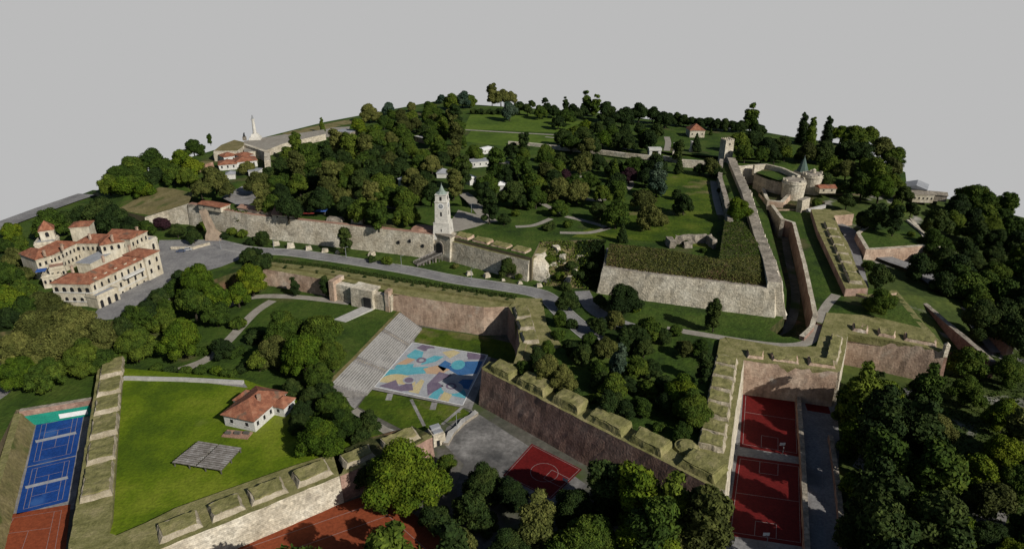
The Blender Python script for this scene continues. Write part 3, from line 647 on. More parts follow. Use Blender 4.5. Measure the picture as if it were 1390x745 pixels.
# left bastion ramparts
zL = BAST + 1.4
wl = wall('bastion_wall', 'shaded outer wall of the left bastion beside blue tennis courts', [(137, 493), (118, 612), (97, 744)], zL, LOW - .4, 2, 1.0, 'brick', 'turf')
wf = wall('bastion_wall', 'sunlit pale front wall of the left bastion above orange clay court', [(97, 785), (214, 743), (340, 693), (459, 644)], zL, LOW - .4, 2, 1.4, 'stone', 'turf')
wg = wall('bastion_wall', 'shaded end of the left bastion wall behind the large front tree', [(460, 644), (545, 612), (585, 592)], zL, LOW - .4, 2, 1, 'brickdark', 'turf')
terrace('rampart_walk', [(135, 493), (168, 493), (162, 560), (152, 702), (146, 722), (158, 726), (200, 708), (240, 688), (400, 631), (450, 616), (468, 610), (480, 630), (459, 645), (214, 744), (100, 790), (97, 745)], zL, -20, 'turf', 'turf')
merlons(wl, P(136, 493, zL), P(96, 745, zL), [(.015, .14), (.16, .26), (.28, .385), (.405, .515), (.535, .66), (.68, .82)], 8.4, 1.7, zL - .05, inset=.6)
merlons(wf, P(215, 741, zL), P(458, 643, zL), [(.02, .24), (.28, .46), (.50, .72), (.76, .98)], 6.8, 1.7, zL - .05)
terrace('rampart_walk', [(460, 644), (545, 612), (586, 590), (560, 578), (500, 594), (452, 616)], zL, -20, 'scrub', 'turf')
merlons(wg, P(462, 642, zL), P(582, 592, zL), [(.05, .40), (.50, .95)], 6, 1.6, zL - .05)
wall('low_wall', 'thin low stone wall along the back of bastion lawn', [(330, 517), (250, 513), (168, 511)][::-1], BAST + 1.1, BAST - .5, .6, .1, 'kerb')
sheet('path', [(262, 514), (332, 520), (336, 526), (285, 520)], BAST, 'concrete', .05)
ribbon('path', [(480, 556), (520, 582), (556, 604)], 3, PARK, 'gravel', .06)
wall('low_wall', 'low pale wall along the lawn edge below the stands', [(474, 556), (505, 575), (558, 594)], LOW + 2.2, LOW - .3, .8, .3, 'stonedark', 'kerb')
wall('retaining_wall', 'stone retaining bank left of the blue tennis courts', [(-28, 745), (-4, 660), (26, 560)], PARK + .3, LOW - .3, 1.5, 3.2, 'drygrass', 'turf')
# green windscreen behind the tennis courts
gw = wall('retaining_wall', 'brown brick retaining wall with green windscreen behind the tennis courts', [(26, 557), (124, 541)], PARK + 1, LOW - .3, 1.2, .2, 'brickdark', 'stonedark')
A_w, B_w = P(26, 557, PARK + 1), P(124, 541, PARK + 1)
dS = (B_w - A_w).normalized(); nS = Vector((dS.y, -dS.x, 0)); Lw = (B_w - A_w).length
def panel(f0, f1, o0, o1, z0, z1, name, m):
    bm = BM(); q_ = [A_w + dS * Lw * f0 + nS * o0, A_w + dS * Lw * f1 + nS * o0, A_w + dS * Lw * f1 + nS * o1, A_w + dS * Lw * f0 + nS * o1]
    hexa(bm, [Vector((*p.xy, z0)) for p in q_][::-1], [Vector((*p.xy, z1)) for p in q_][::-1]); obj(name, bm, m, gw)
panel(.06, .97, 1.35, 1.45, LOW + .1, LOW + 4.2, 'windscreen', 'green')
panel(.52, .92, 1.5, 1.56, LOW + 1.0, LOW + 2.8, 'banner', 'white')

# walls round the courts on the right
wall('low_wall', 'long low brown wall on the right side of the red courts', [(1083, 527), (1090, 620), (1098, 790)], LOW + 2.4, LOW - .3, .8, .1, 'brickdark', 'stonedark')
wall('low_wall', 'long low wall between dark court strip and the woods', [(1128, 590), (1138, 660), (1150, 790)], LOW + 2.0, LOW - .3, .8, .1, 'brickdark', 'stonedark')
wall('low_wall', 'broken pale low wall between lawn and paved yard', [(604, 600), (612, 586), (628, 570), (646, 558)][::-1], LOW + 1.2, LOW - .3, 1.2, .3, 'stonedark', 'kerb', rough=.7)

# gun battery on the right: band with merlons, pink return wall
gb = wall('battery_wall', 'narrow earth battery wall with merlons beside the east road', [(1176, 391), (1160, 361), (1149, 330), (1140, 316), (1130, 292)], -7.4, -14.5, 1.8, .8, 'brick', 'turf')
terrace('rampart_walk', [(1101, 284), (1128, 284), (1132, 294), (1140, 316), (1149, 330), (1160, 361), (1176, 391), (1148, 392), (1128, 350), (1110, 312)], -7.3, -12, 'turf', 'brickdark')
merlons(gb, P(1174, 388, -7.2), P(1134, 304, -7.2), reg(7, .10), 6.5, 1.5, -7.4)
wall('battery_wall', 'low brick wall end crossing at the foot of the gun battery', [(1147, 393), (1178, 402), (1216, 396)], -9.8, -14, 1.4, .3, 'brick', 'turf')
wall('battery_wall', 'short pink wall at the upper end of the gun battery', [(1124, 293), (1158, 290)], -7.4, -14.5, 8, .4, 'brick', 'turf')
# triangular ravelin
terrace('ravelin_lawn', [(1165, 316), (1192, 296), (1235, 294), (1262, 331), (1178, 337)], -9.5, -20, 'grass', 'brick')
wall('ravelin_wall', 'triangular brick outwork wall topped with grass beside the east road', [(1192, 296), (1164, 316), (1177, 338), (1220, 336), (1264, 332), (1238, 296)], -9.2, -17, 1.4, .7, 'brick', 'stone')
wall('lane_wall', 'dark left wall of the sunken lane near the far right corner', [(1350, 490), (1290, 440), (1226, 385)], -17.5, -26, 1.5, .3, 'brickdark', 'stonedark')
wall('lane_wall', 'dark right wall of the sunken lane by the eastern woods', [(1250, 372), (1310, 420), (1372, 470)], -19.5, -26, 1.5, .3, 'brickdark', 'stonedark')
wall('boundary_wall', 'thin pale boundary wall at the edge of eastern woods', [(1232, 298), (1262, 322), (1278, 338)], -8.5, -15, .8, .1, 'stone')

# upper walls
wall('park_wall', 'long low pale wall crossing the upper park', [(755, 198), (800, 202), (850, 208), (905, 213)], 3.0, -.3, 1.2, .2, 'stone')
wall('park_wall', 'higher pale wall stretch ending near the square tower', [(926, 217), (958, 219)], 5.2, -.3, 2, .2, 'stone')
wall('park_wall', 'short dark wall stretch left of the higher pale wall', [(905, 213), (926, 217)], 3.2, -.3, 1.2, .2, 'stonedark')
wall('park_wall', 'pale low terrace wall at the foot of far lawn', [(690, 192), (720, 194), (756, 198)], 2.4, -.3, 1.2, .2, 'stone')
wall('curved_wall', 'curved pale battlement wall around the little green by the copper spire', [(1024, 224), (1040, 223), (1062, 228), (1084, 238)], 3.4, -4, 1.5, .3, 'stone')
wall('inner_gate_wall', 'pale wall with dark arches right below the square tower', [(996, 226), (1010, 226), (1024, 224)], 1, -12, 2, .3, 'stone')
wall('gate_link_wall', 'low wall linking the inner gate and the twin round towers', [(1024, 238), (1040, 240), (1056, 246)], -4, -18, 2, .3, 'stone')
sheet('small_green', [(1026, 234), (1040, 229), (1062, 233), (1082, 243), (1060, 246)], -3, 'grass', 3.2)
terrace('small_green_terrace', [(1024, 236), (1040, 228), (1062, 232), (1084, 243), (1062, 248), (1040, 243)], -1.5, -18, 'grass', 'stonedark')
terrace('gate_yard', [(1030, 262), (1050, 250), (1095, 260), (1120, 275), (1118, 284), (1052, 284)], -10, -30, 'scrub', 'brick')
wall('gate_yard_wall', 'pink and pale wall left of the nearer round tower', [(1042, 272), (1062, 274), (1074, 262)], -6.2, -12, 1.6, .3, 'brick', 'stone')

# ------------------------------------------------------------------ CLOCK TOWER, GATE, BRIDGE
def ring(c, s, z, rz=0):
    return [Vector((c.x + (x * cos(rz) - y * sin(rz)) * s, c.y + (x * sin(rz) + y * cos(rz)) * s, z)) for x, y in ((-1, -1), (1, -1), (1, 1), (-1, 1))]
tb = P(601, 323, -1); tr = R(-8)
ct = thing('clock_tower', (tb.x, tb.y + 4, -1), 'pale square clock tower with small green pointed cap above the gate', 'clock tower')
c = Vector((tb.x, tb.y + 4, 0))
S = 1.0
bm = BM(); hexa(bm, ring(c, 4.6, -2, tr), ring(c, 4.0, 6.5, tr)); hexa(bm, ring(c, 4.15, 6.5, tr), ring(c, 4.15, 6.9, tr)); obj('tower_base', bm, 'ashlar', ct)
bm = BM(); hexa(bm, ring(c, 3.4, 6.9, tr), ring(c, 3.05, 17.5, tr)); hexa(bm, ring(c, 3.3, 17.5, tr), ring(c, 3.3, 17.9, tr)); obj('tower_shaft', bm, 'ashlar', ct)
bm = BM(); hexa(bm, ring(c, 2.9, 17.9, tr), ring(c, 2.75, 21.2, tr)); hexa(bm, ring(c, 3.0, 21.2, tr), ring(c, 3.0, 21.55, tr)); obj('belfry', bm, 'ashlar', ct)
def disc(bm, cc, nrm, r, th, n=24):
    nrm = nrm.normalized(); u = Vector((-nrm.y, nrm.x, 0)); w = Vector((0, 0, 1))
    a = [cc + (u * cos(2 * pi * i / n) + w * sin(2 * pi * i / n)) * r for i in range(n)]
    hexa(bm, a, [p + nrm * th for p in a])
for k in range(4):
    nrm = Vector((cos(tr - pi / 2 + k * pi / 2), sin(tr - pi / 2 + k * pi / 2), 0))
    u = Vector((-nrm.y, nrm.x, 0))
    bm = BM(); disc(bm, c + nrm * 3.08 + Vector((0, 0, 15.6)), nrm, 1.55, .12); cf = obj('clock_face', bm, 'white', ct)
    bm = BM(); disc(bm, c + nrm * 3.2 + Vector((0, 0, 15.6)), nrm, 1.2, .03)
    o_ = obj('dial', bm, 'metal', cf, keep=False); o_.matrix_parent_inverse = Matrix()
    bm = BM(); s_ = c + nrm * 3.27 + Vector((0, 0, 15.6)); tube(bm, s_, s_ + Vector((0, 0, 1.0)), .07, .05, 5); tube(bm, s_, s_ + u * .7, .07, .05, 5)
    o_ = obj('hand', bm, 'white', cf, keep=False); o_.matrix_parent_inverse = Matrix()
    bm = BM(); ba = c + nrm * 2.86
    for dx in (-.0,):
        b0_ = ba + u * dx; hexa(bm, [b0_ + u * s * .55 + nrm * o2 + Vector((0, 0, 18.5)) for s, o2 in ((-1, -.3), (1, -.3), (1, .1), (-1, .1))], [b0_ + u * s * .55 + nrm * (o2 - .05) + Vector((0, 0, 20.5)) for s, o2 in ((-1, -.3), (1, -.3), (1, .1), (-1, .1))])
    obj('belfry_opening', bm, 'dark', ct)
    bm = BM(); b0_ = c + nrm * 3.2; hexa(bm, [b0_ + u * s * .45 + nrm * o2 + Vector((0, 0, 10.4)) for s, o2 in ((-1, -.3), (1, -.3), (1, .12), (-1, .12))], [b0_ + u * s * .45 + nrm * (o2 - .06) + Vector((0, 0, 12.6)) for s, o2 in ((-1, -.3), (1, -.3), (1, .12), (-1, .12))])
    obj('window', bm, 'dark', ct)
    bm = BM(); b0_ = c + nrm * 4.2; hexa(bm, [b0_ + u * s * .3 + nrm * o2 + Vector((0, 0, 2.4)) for s, o2 in ((-1, -.3), (1, -.3), (1, .12), (-1, .12))], [b0_ + u * s * .3 + nrm * (o2 - .12) + Vector((0, 0, 3.8)) for s, o2 in ((-1, -.3), (1, -.3), (1, .12), (-1, .12))])
    obj('window', bm, 'dark', ct)
bm = BM(); n8 = [Vector((c.x + 2.9 * cos(R(22.5 + 45 * i)), c.y + 2.9 * sin(R(22.5 + 45 * i)), 21.55)) for i in range(8)]
hexa(bm, n8, [c + (p - c) * .55 + Vector((0, 0, 21.55 * .45 + 1.3)) for p in n8]); cyl(bm, (c.x, c.y, 22.9), 1.5, .12, 3.2, 8); cyl(bm, (c.x, c.y, 26.0), .1, .1, 1.0, 6); obj('cap', bm, 'capgreen', ct)

def archface(bm, cen, u, nrm, w, h, th, n=10):
    """arched dark doorway standing proud of a wall face"""
    pts = [(-w / 2, 0), (w / 2, 0)] + [(w / 2 * cos(pi * i / n), h - w / 2 + w / 2 * sin(pi * i / n)) for i in range(n + 1)]
    a = [cen + u * x + Vector((0, 0, y)) for x, y in pts]
    hexa(bm, a, [p + nrm * th for p in a])
gp = P(598, 347, MID)
gh = thing('gatehouse', (gp.x, gp.y, MID), 'stone gatehouse with dark arch under the clock tower', 'gatehouse')
g0, g1 = P(589, 319, .0), P(612, 327, -.8)
bm = BM(); du = (g1 - g0); du.z = 0; du.normalize(); nn = Vector((du.y, -du.x, 0))
hexa(bm, [Vector((*(p).xy, MID - .3)) for p in (g0 + nn * 1.6, g1 + nn * 1.6, g1 - nn * 8, g0 - nn * 8)], [Vector((*(p).xy, .6)) for p in (g0 + nn * .4, g1 + nn * .4, g1 - nn * 8, g0 - nn * 8)]); obj('gate_wall', bm, 'stone', gh)
bm = BM(); gm = g0.lerp(g1, .45); gm.z = MID + 3.6; archface(bm, gm + nn * 1.45, du, nn, 5.0, 6.6, .5); obj('arch_surround', bm, 'stonedark', gh)
bm = BM(); archface(bm, gm + nn * 1.85, du, nn, 3.9, 5.8, .35); obj('archway', bm, 'dark', gh)
bm = BM(); hexa(bm, [Vector((*p.xy, .6)) for p in (g0 + nn * .9, g1 + nn * .9, g1 - nn * 3, g0 - nn * 3)], [Vector((*p.xy, 1.5)) for p in (g0 + nn * .9, g1 + nn * .9, g1 - nn * 3, g0 - nn * 3)]); roughen(bm, amp=.2, sc=.5, maxlen=2); obj('cornice', bm, 'stonedark', gh)
# loopholes in the wall left of the gate
# timber bridge
br0, br1 = P(564, 360, MID), gm + nn * 1.9; br1.z = MID
bg = thing('timber_bridge', (br0.x, br0.y, MID), 'sloping dark timber bridge leading up to the clock tower gate', 'bridge')
d = (br1 - br0).normalized(); n = Vector((-d.y, d.x, 0)); Lb = (br1 - br0).length
bm = BM(); K = 26
for i in range(K):
    a = br0 + d * Lb * (i / K); b = br0 + d * Lb * ((i + .88) / K); z = .3 + 3.4 * i / K
    hexa(bm, [p + Vector((0, 0, z)) for p in (a - n * 2.6, b - n * 2.6, b + n * 2.6, a + n * 2.6)], [p + Vector((0, 0, z + .18)) for p in (a - n * 2.6, b - n * 2.6, b + n * 2.6, a + n * 2.6)])
obj('deck', bm, 'darkwood', bg)
for s in (-1, 1):
    bm = BM()
    for k in range(2):
        tube(bm, br0 + n * s * 2.5 + Vector((0, 0, .9 + .5 * k)), br1 + n * s * 2.5 + Vector((0, 0, 4.3 + .5 * k)), .12, .12, 5)
    for i in range(9):
        p = br0 + d * Lb * i / 8 + n * s * 2.5; tube(bm, p + Vector((0, 0, .1)), p + Vector((0, 0, 1.6 + 3.4 * i / 8)), .13, .13, 5)
    obj('railing', bm, 'wood', bg)
for i in range(3):
    bm = BM(); p = br0 + d * Lb * (.25 + .25 * i); hexa(bm, [p + n * a_ * 2.3 + d * b_ * .4 + Vector((0, 0, -.3)) for a_, b_ in ((-1, -1), (1, -1), (1, 1), (-1, 1))], [p + n * a_ * 2.3 + d * b_ * .4 + Vector((0, 0, .25 + 3.4 * (.25 + .25 * i))) for a_, b_ in ((-1, -1), (1, -1), (1, 1), (-1, 1))]); obj('pier', bm, 'stonedark', bg)
# loopholes as proud blocks on the curtain wall, near-black for the shade inside
w0, w1 = P(519, 310, .9), P(589, 318, .9); dw = (w1 - w0); dw.z = 0; dw.normalize(); nw = Vector((dw.y, -dw.x, 0))
cwl = bpy.data.objects['curtain_wall']
for f, z in ((.33, -6.0), (.55, -4.6), (.80, -6.4)):
    bm = BM(); p = w0.lerp(w1, f); off = 1.4 * (1 - (z - MID) / 13) + .75
    q_ = Vector((*(p + nw * (off - .2)).xy, z)); archface(bm, q_, dw, nw, 1.3, 1.7, .55); obj('loophole', bm, 'dark', cwl)
# ivy and the sloping stone pier on the long wall
# second gate in the outer line (near the stands)
s0, s1 = P(452, 382, MID + 1), P(533, 398, MID + 1)
og = thing('stone_gate', (P(495, 412, PARK).x, P(495, 412, PARK).y, PARK), 'pale stone gate with square dark doorway and ramp in the brick outer wall', 'gate')
du = (s1 - s0); du.z = 0; LG = du.length; du.normalize(); nn = Vector((du.y, -du.x, 0))
def gblock(a, b, f0, f1, zt, m='stone', name='gate_wall', parent=None):
    A, B = s0 + du * LG * a, s0 + du * LG * b
    bm = BM(); hexa(bm, [Vector((*p.xy, LOW)) for p in (A + nn * (f0 + .4), B + nn * (f0 + .4), B - nn * f1, A - nn * f1)], [Vector((*p.xy, zt)) for p in (A + nn * f0, B + nn * f0, B - nn * f1, A - nn * f1)])
    roughen(bm, amp=.25, sc=.3, maxlen=2.5); obj(name, bm, m, parent or og)
gblock(-.02, .06, 2.6, 6, MID + 2.2, 'brick', 'buttress'); gblock(.06, .36, .8, 3, MID + .2); gblock(.36, .72, 3.0, 4, MID + 1.4, 'stone'); gblock(.72, .98, 1.2, 4, MID - .3); gblock(.90, .96, 1.6, 2, MID + 2.2, 'brick', 'pier')
bm = BM(); gm = s0 + du * LG * .64; gm.z = PARK; dC = gm + nn * 3.35
hexa(bm, [dC + du * x + nn * y + Vector((0, 0, 0)) for x, y in ((-1.9, -.3), (1.9, -.3), (1.9, .35), (-1.9, .35))], [dC + du * x + nn * y + Vector((0, 0, 5.8)) for x, y in ((-1.9, -.3), (1.9, -.3), (1.9, .35), (-1.9, .35))]); obj('doorway', bm, 'dark', og)
bm = BM()
A = gm + nn * 3.4 - du * 3; hexa(bm, [Vector((*p.xy, PARK - 2)) for p in (A, A + du * 5.6, A + du * 1.5 + nn * 15, A - du * 5 + nn * 15)], [A + Vector((0, 0, 1.0)), A + du * 5.6 + Vector((0, 0, 1.0)), A + du * 1.5 + nn * 15 + Vector((0, 0, .15)), A - du * 5 + nn * 15 + Vector((0, 0, .15))]); obj('ramp', bm, 'kerb', og)

# ------------------------------------------------------------------ BUILDINGS
def V2(p, z): return Vector((p.x, p.y, z))
def block(parent, p0, p1, dep, zt, zb, m='plaster', roof=None, rm='tiles', rh=2.6, over=.5, wins=(), side_wins=(), ww=1.1, wh=1.9, arch=False, parapet=0, name='wall'):
    """rectangular wing: front edge p0->p1 (left to right seen from the camera), extending dep metres back"""
    p0, p1 = V2(p0, 0), V2(p1, 0); d = (p1 - p0); L = d.length; d.normalize(); n = Vector((-d.y, d.x, 0))
    q = [p0, p1, p1 + n * dep, p0 + n * dep]
    bm = BM(); hexa(bm, [V2(a, zb) for a in q], [V2(a, zt) for a in q])
    cen = sum(q, Vector()) / 4
    o = .25
    qq = [p0 - d * o - n * o, p1 + d * o - n * o, p1 + d * o + n * (dep + o), p0 - d * o + n * (dep + o)]
    obj(name, bm, m, parent)
    bm = BM(); hexa(bm, [V2(a, zt - .55) for a in qq], [V2(a, zt - .1) for a in qq]); obj('cornice', bm, m, parent)
    if parapet:
        for (a, b) in ((0, 1), (1, 2), (2, 3), (3, 0)):
            e = (q[b] - q[a]).normalized(); ni = Vector((-e.y, e.x, 0)) * .35
            bm = BM(); hexa(bm, [V2(x, zt) for x in (q[a], q[b], q[b] + ni, q[a] + ni)], [V2(x, zt + parapet) for x in (q[a], q[b], q[b] + ni, q[a] + ni)]); obj('parapet', bm, m, parent)
        i_ = .4; qi = [p0 + d * i_ + n * i_, p1 - d * i_ + n * i_, p1 - d * i_ + n * (dep - i_), p0 + d * i_ + n * (dep - i_)]
        bm = BM(); hexa(bm, [V2(x, zt + .004) for x in qi], [V2(x, zt + .1) for x in qi]); obj('roof', bm, rm, parent)
    elif roof in ('hip', 'gable', 'pyramid'):
        ov = over; a, b, c_, e = p0 - d * ov - n * ov, p1 + d * ov - n * ov, p1 + d * ov + n * (dep + ov), p0 - d * ov + n * (dep + ov)
        bm = BM(); z0 = zt + .004
        lo = [V2(x, z0) for x in (a, b, c_, e)]; lv = [bm.verts.new(x) for x in lo]; uv = [bm.verts.new(x + Vector((0, 0, .22))) for x in lo]
        for i in range(4): bm.faces.new((lv[i], lv[(i + 1) % 4], uv[(i + 1) % 4], uv[i]))
        bm.faces.new(lv[::-1])
        if L >= dep: ax, half, ends = d, L / 2 + ov, 'x'
        else: ax, half, ends = n, dep / 2 + ov, 'y'
        inset = {'hip': min(L, dep) / 2 + ov, 'gable': 0, 'pyramid': half - .05}[roof]
        r0 = V2(cen, zt + rh) - ax * (half - inset); r1 = V2(cen, zt + rh) + ax * (half - inset)
        r0, r1 = bm.verts.new(r0), bm.verts.new(r1)
        if ends == 'x':
            bm.faces.new((uv[0], uv[1], r1, r0)); bm.faces.new((uv[2], uv[3], r0, r1)); bm.faces.new((uv[1], uv[2], r1)); bm.faces.new((uv[3], uv[0], r0))
        else:
            bm.faces.new((uv[1], uv[2], r1, r0)); bm.faces.new((uv[3], uv[0], r0, r1)); bm.faces.new((uv[0], uv[1], r0)); bm.faces.new((uv[2], uv[3], r1))
        obj('roof', bm, rm, parent)
    elif roof == 'flat':
        bm = BM(); hexa(bm, [V2(x, zt + .004) for x in qq], [V2(x, zt + .25) for x in qq]); obj('roof', bm, rm, parent)
    for spec, (e0, ed, en, EL) in ((wins, (p0, d, -n, L)), (side_wins, (p1, n, d, dep))):
        for (z, cnt, *r) in spec:
            aw = r[0] if r else ww; ah = r[1] if len(r) > 1 else wh; isarch = r[2] if len(r) > 2 else arch
            for i in range(cnt):
                cx = V2(e0 + ed * EL * (i + .5) / cnt, z); bm = BM()
                if isarch: archface(bm, cx, ed, en, aw, ah, .06, 6)
                else: hexa(bm, [cx + ed * s * aw / 2 + en * t for s, t in ((-1, -.1), (1, -.1), (1, .06), (-1, .06))], [cx + ed * s * aw / 2 + en * t + Vector((0, 0, ah)) for s, t in ((-1, -.1), (1, -.1), (1, .06), (-1, .06))])
                wo = obj('window', bm, 'dark', parent)
                bm = BM(); hexa(bm, [cx + ed * s * (aw / 2 + .2) + en * t - Vector((0, 0, .3)) for s, t in ((-1, -.1), (1, -.1), (1, .2), (-1, .2))], [cx + ed * s * (aw / 2 + .2) + en * t - Vector((0, 0, .1)) for s, t in ((-1, -.1), (1, -.1), (1, .2), (-1, .2))])
                so_ = obj('sill', bm, m, wo, keep=False); so_.matrix_parent_inverse = Matrix()
    return q

E1 = -1.0; G0 = -14.5
pal = thing('palace', (-190, 295, G0), 'large cream palace with red tiled wings around a courtyard and corner tower', 'palace')
B_ = P(122, 385, E1); A_ = P(66, 383.5, E1); C_ = P(189, 351, E1); D_ = P(210, 344, E1)
dd = (D_ - B_).normalized(); nl = Vector((-dd.y, dd.x, 0))
ang = math.atan2(dd.y, dd.x)
# long side wing (faces the forecourt) and its raised end block
block(pal, B_, B_ + dd * 30, 11, E1, G0, roof='hip', rh=3.0, wins=[(-4.6, 8, 1.0, 2.2, True), (-9.0, 7, 1.1, 2.2), (-12.6, 7, 1.0, 1.4)])
block(pal, B_ + dd * 30 - nl * 1.2, D_ + dd * 1.5 - nl * 1.2, 12, E1 + .9, G0, roof='hip', rh=2.2, wins=[(-4.6, 2, 1.2, 2.4, True), (-9.0, 2, 1.2, 2.2)], side_wins=[(-4.4, 3, 1.2, 2.6, True), (-9.2, 2, 1.3, 2.4)])
# street front with arcades (faces camera)
fd = (B_ - A_); fd.z = 0; fl = fd.length; fd.normalize(); 
block(pal, A_ + fd * 1, B_ - fd * .2, 11, E1 - .3, G0, roof='hip', rh=2.6, wins=[(-5.6, 5, 1.7, 2.6, True), (-10.2, 5, 1.5, 2.4, True)])
# projecting porch block
q0 = P(131, 404, -6.6); q1 = P(160, 391, -6.6)
block(pal, q0, q1, 6.5, -6.6, G0, parapet=.7, rm='zinc', wins=[(-12.5, 3, 1.5, 4.0, True)], side_wins=[(-11, 1, 1.2, 2.2)])
# long balcony base along the side
q0 = P(165, 385, -9.4); q1 = P(190, 371, -9.4)
block(pal, q0, q1, 4, -9.4, G0, parapet=.8, rm='tilesold', wins=[(-13.4, 5, 1.0, 1.8)])
# back wing, left wing
h0 = P(101, 331, E1); h1 = P(136, 331, E1)
block(pal, P(70, 346, E1), P(106, 329, E1), 12, E1, G0, roof='hip', rh=3.0, wins=[(-4.8, 7, 1.0, 1.8), (-9, 7, 1.0, 1.8)])
block(pal, P(102, 330, E1), P(140, 330, E1), 12, E1 - .1, G0, roof='hip', rh=3.0, wins=[(-4.8, 6, 1.0, 1.8)])
block(pal, P(136, 333, E1 + .6), P(174, 327, E1 + .6), 10, E1 + .6, G0, roof='hip', rh=3.4, wins=[(-3.6, 4, 1.2, 2.2, True)])
block(pal, P(48, 352, E1), P(72, 345, E1), 15, E1 - .2, G0, roof='hip', rh=2.8, wins=[(-5, 3, 1.0, 1.8), (-9, 3, 1.0, 1.8)])
block(pal, P(176, 325, E1 + 2), P(199, 314, E1 + 2), 14, E1 + 2, G0, roof='gable', rh=2.6, wins=[(-3.0, 4, 1.1, 2.0), (-8.4, 3, 1.2, 2.2)], side_wins=[(-3, 3, 1, 1.8)])
block(pal, P(94, 309, E1 + 1), P(120, 307, E1 + 1), 9, E1 + 1, G0, roof='hip', rh=2.0)
block(pal, P(186, 336, -4.5), P(213, 323, -4.5), 14, -4.5, G0, parapet=.9, rm='zinc', wins=[(-9.5, 2, 1.6, 3.2, True)], side_wins=[(-9, 1, 1.5, 3, True)])
# courtyard block with grey roof
block(pal, P(122, 358, -5.5), P(152, 343, -5.5), 7.5, -5.5, G0, roof='flat', rm='zinc')
# low left annexes
block(pal, P(66, 366, -3), P(88, 362, -3), 7, -3, G0, parapet=.8, rm='tilesold', wins=[(-6.5, 3, .9, 1.6)])
block(pal, P(56, 376, -6), P(84, 372, -6), 8, -6, G0, parapet=.6, rm='plaster', wins=[(-9.6, 4, .9, 1.6)])
bm = BM(); box(bm, *P(56, 367, -5).xy, -5, 4, 4, .3, .4); obj('awning', bm, 'awning', pal)
# tower
block(pal, P(46, 332, 1.6), P(74, 329, 1.6), 9.5, 1.6, G0, parapet=.8, rm='zinc', wins=[(-3, 2, 1, 1.8)], name='tower_wall')
tq = P(55, 324, 3); t2 = P(75, 321, 3)
block(pal, tq, t2, 7.0, 6.6, 1.0, roof='pyramid', rh=4.4, over=.4, wins=[(3.4, 1, 1.6, 2.4, True)], side_wins=[(3.4, 1, 1.6, 2.4, True)], name='tower_wall')

for (px_, py_, z_, h_) in ((98, 366, 1.2, 2.6), (140, 352, 1.4, 2.4), (176, 338, 1.6, 2.6), (84, 336, 1.4, 2.4), (122, 322, 1.4, 2.6), (152, 324, 2.0, 2.6), (186, 312, 3.4, 2.2), (60, 344, 1.0, 2.2)):
    p = P(px_, py_, z_); bm = BM(); box(bm, p.x, p.y, z_ - 1.5, 1.0, .8, h_ + .6, ang); box(bm, p.x, p.y, z_ - .9 + h_, 1.3, 1.1, .25, ang); obj('chimney', bm, 'brick', pal)
for z_ in (-5.6, -9.9):
    for (u_, v_, o_) in ((B_, B_ + dd * 30, .0), (A_ + fd, B_ - fd * .2, .0)):
        e_ = (v_ - u_); e_.z = 0; e_.normalize(); nn_ = Vector((e_.y, -e_.x, 0)); bm = BM()
        hexa(bm, [Vector((*p.xy, z_)) for p in (u_ + nn_ * .22, v_ + nn_ * .22, v_ - nn_ * .05, u_ - nn_ * .05)], [Vector((*p.xy, z_ + .4)) for p in (u_ + nn_ * .22, v_ + nn_ * .22, v_ - nn_ * .05, u_ - nn_ * .05)]); obj('string_course', bm, 'whitewash', pal)
for k_ in range(5):      # roof dormers over the long side
    p = B_ + dd * (4 + 5.6 * k_) + nl * 1.6; bm = BM(); box(bm, p.x, p.y, E1 + .3, 1.5, 1.6, 1.2, ang); dm = obj('dormer', bm, 'plaster', pal)
    bm = BM(); box(bm, p.x, p.y, E1 + 1.503, 1.9, 2.0, .7, ang, taper=.6); o_ = obj('dormer_roof', bm, 'tiles', dm, keep=False); o_.matrix_parent_inverse = Matrix()
bl = B_ + dd * 16; nn_ = Vector((dd.y, -dd.x, 0)); bm = BM()
hexa(bm, [Vector((*p.xy, -5.5)) for p in (bl + nn_ * 2.2, bl + dd * 12 + nn_ * 2.2, bl + dd * 12 - nn_ * .1, bl - nn_ * .1)], [Vector((*p.xy, -4.7)) for p in (bl + nn_ * 2.2, bl + dd * 12 + nn_ * 2.2, bl + dd * 12 - nn_ * .1, bl - nn_ * .1)]); obj('balcony', bm, 'whitewash', pal)

# brick and stone pier leaning on the long wall
pp_ = P(292, 324, MID); pt = P(281, 272, 0)
bm = BM(); x, y = pp_.x, pp_.y
ringp = [(0, 4.4, 3.6, 0), (2.5, 3.2, 2.8, .8), (4.5, 1.8, 2.0, 2.0), (10, 1.7, 1.8, 4.5), (14.0, 1.6, 1.7, 6.4), (15.4, 1.2, 1.4, 7)]
for i in range(len(ringp) - 1):
    (za, ra, rb, oa), (zb_, rc, rd, ob) = ringp[i], ringp[i + 1]
    hexa(bm, [Vector((x - oa * .9 + a * ra, y + oa * .7 + b * rb, MID + za)) for a, b in ((-1, -1), (1, -1), (1, 1), (-1, 1))], [Vector((x - ob * .9 + a * rc, y + ob * .7 + b * rd, MID + zb_)) for a, b in ((-1, -1), (1, -1), (1, 1), (-1, 1))])
roughen(bm, amp=.5, sc=.4, maxlen=2); tag(obj('brick_pier', bm, 'bankstone'), 'tall leaning brown brick pier standing against the long pale wall', 'pier')
wall('low_wall', 'curved low pale wall edging the forecourt left of the brick pier', [(232, 335), (262, 335), (284, 329)], MID + 1.3, MID - .2, .7, .1, 'stone')

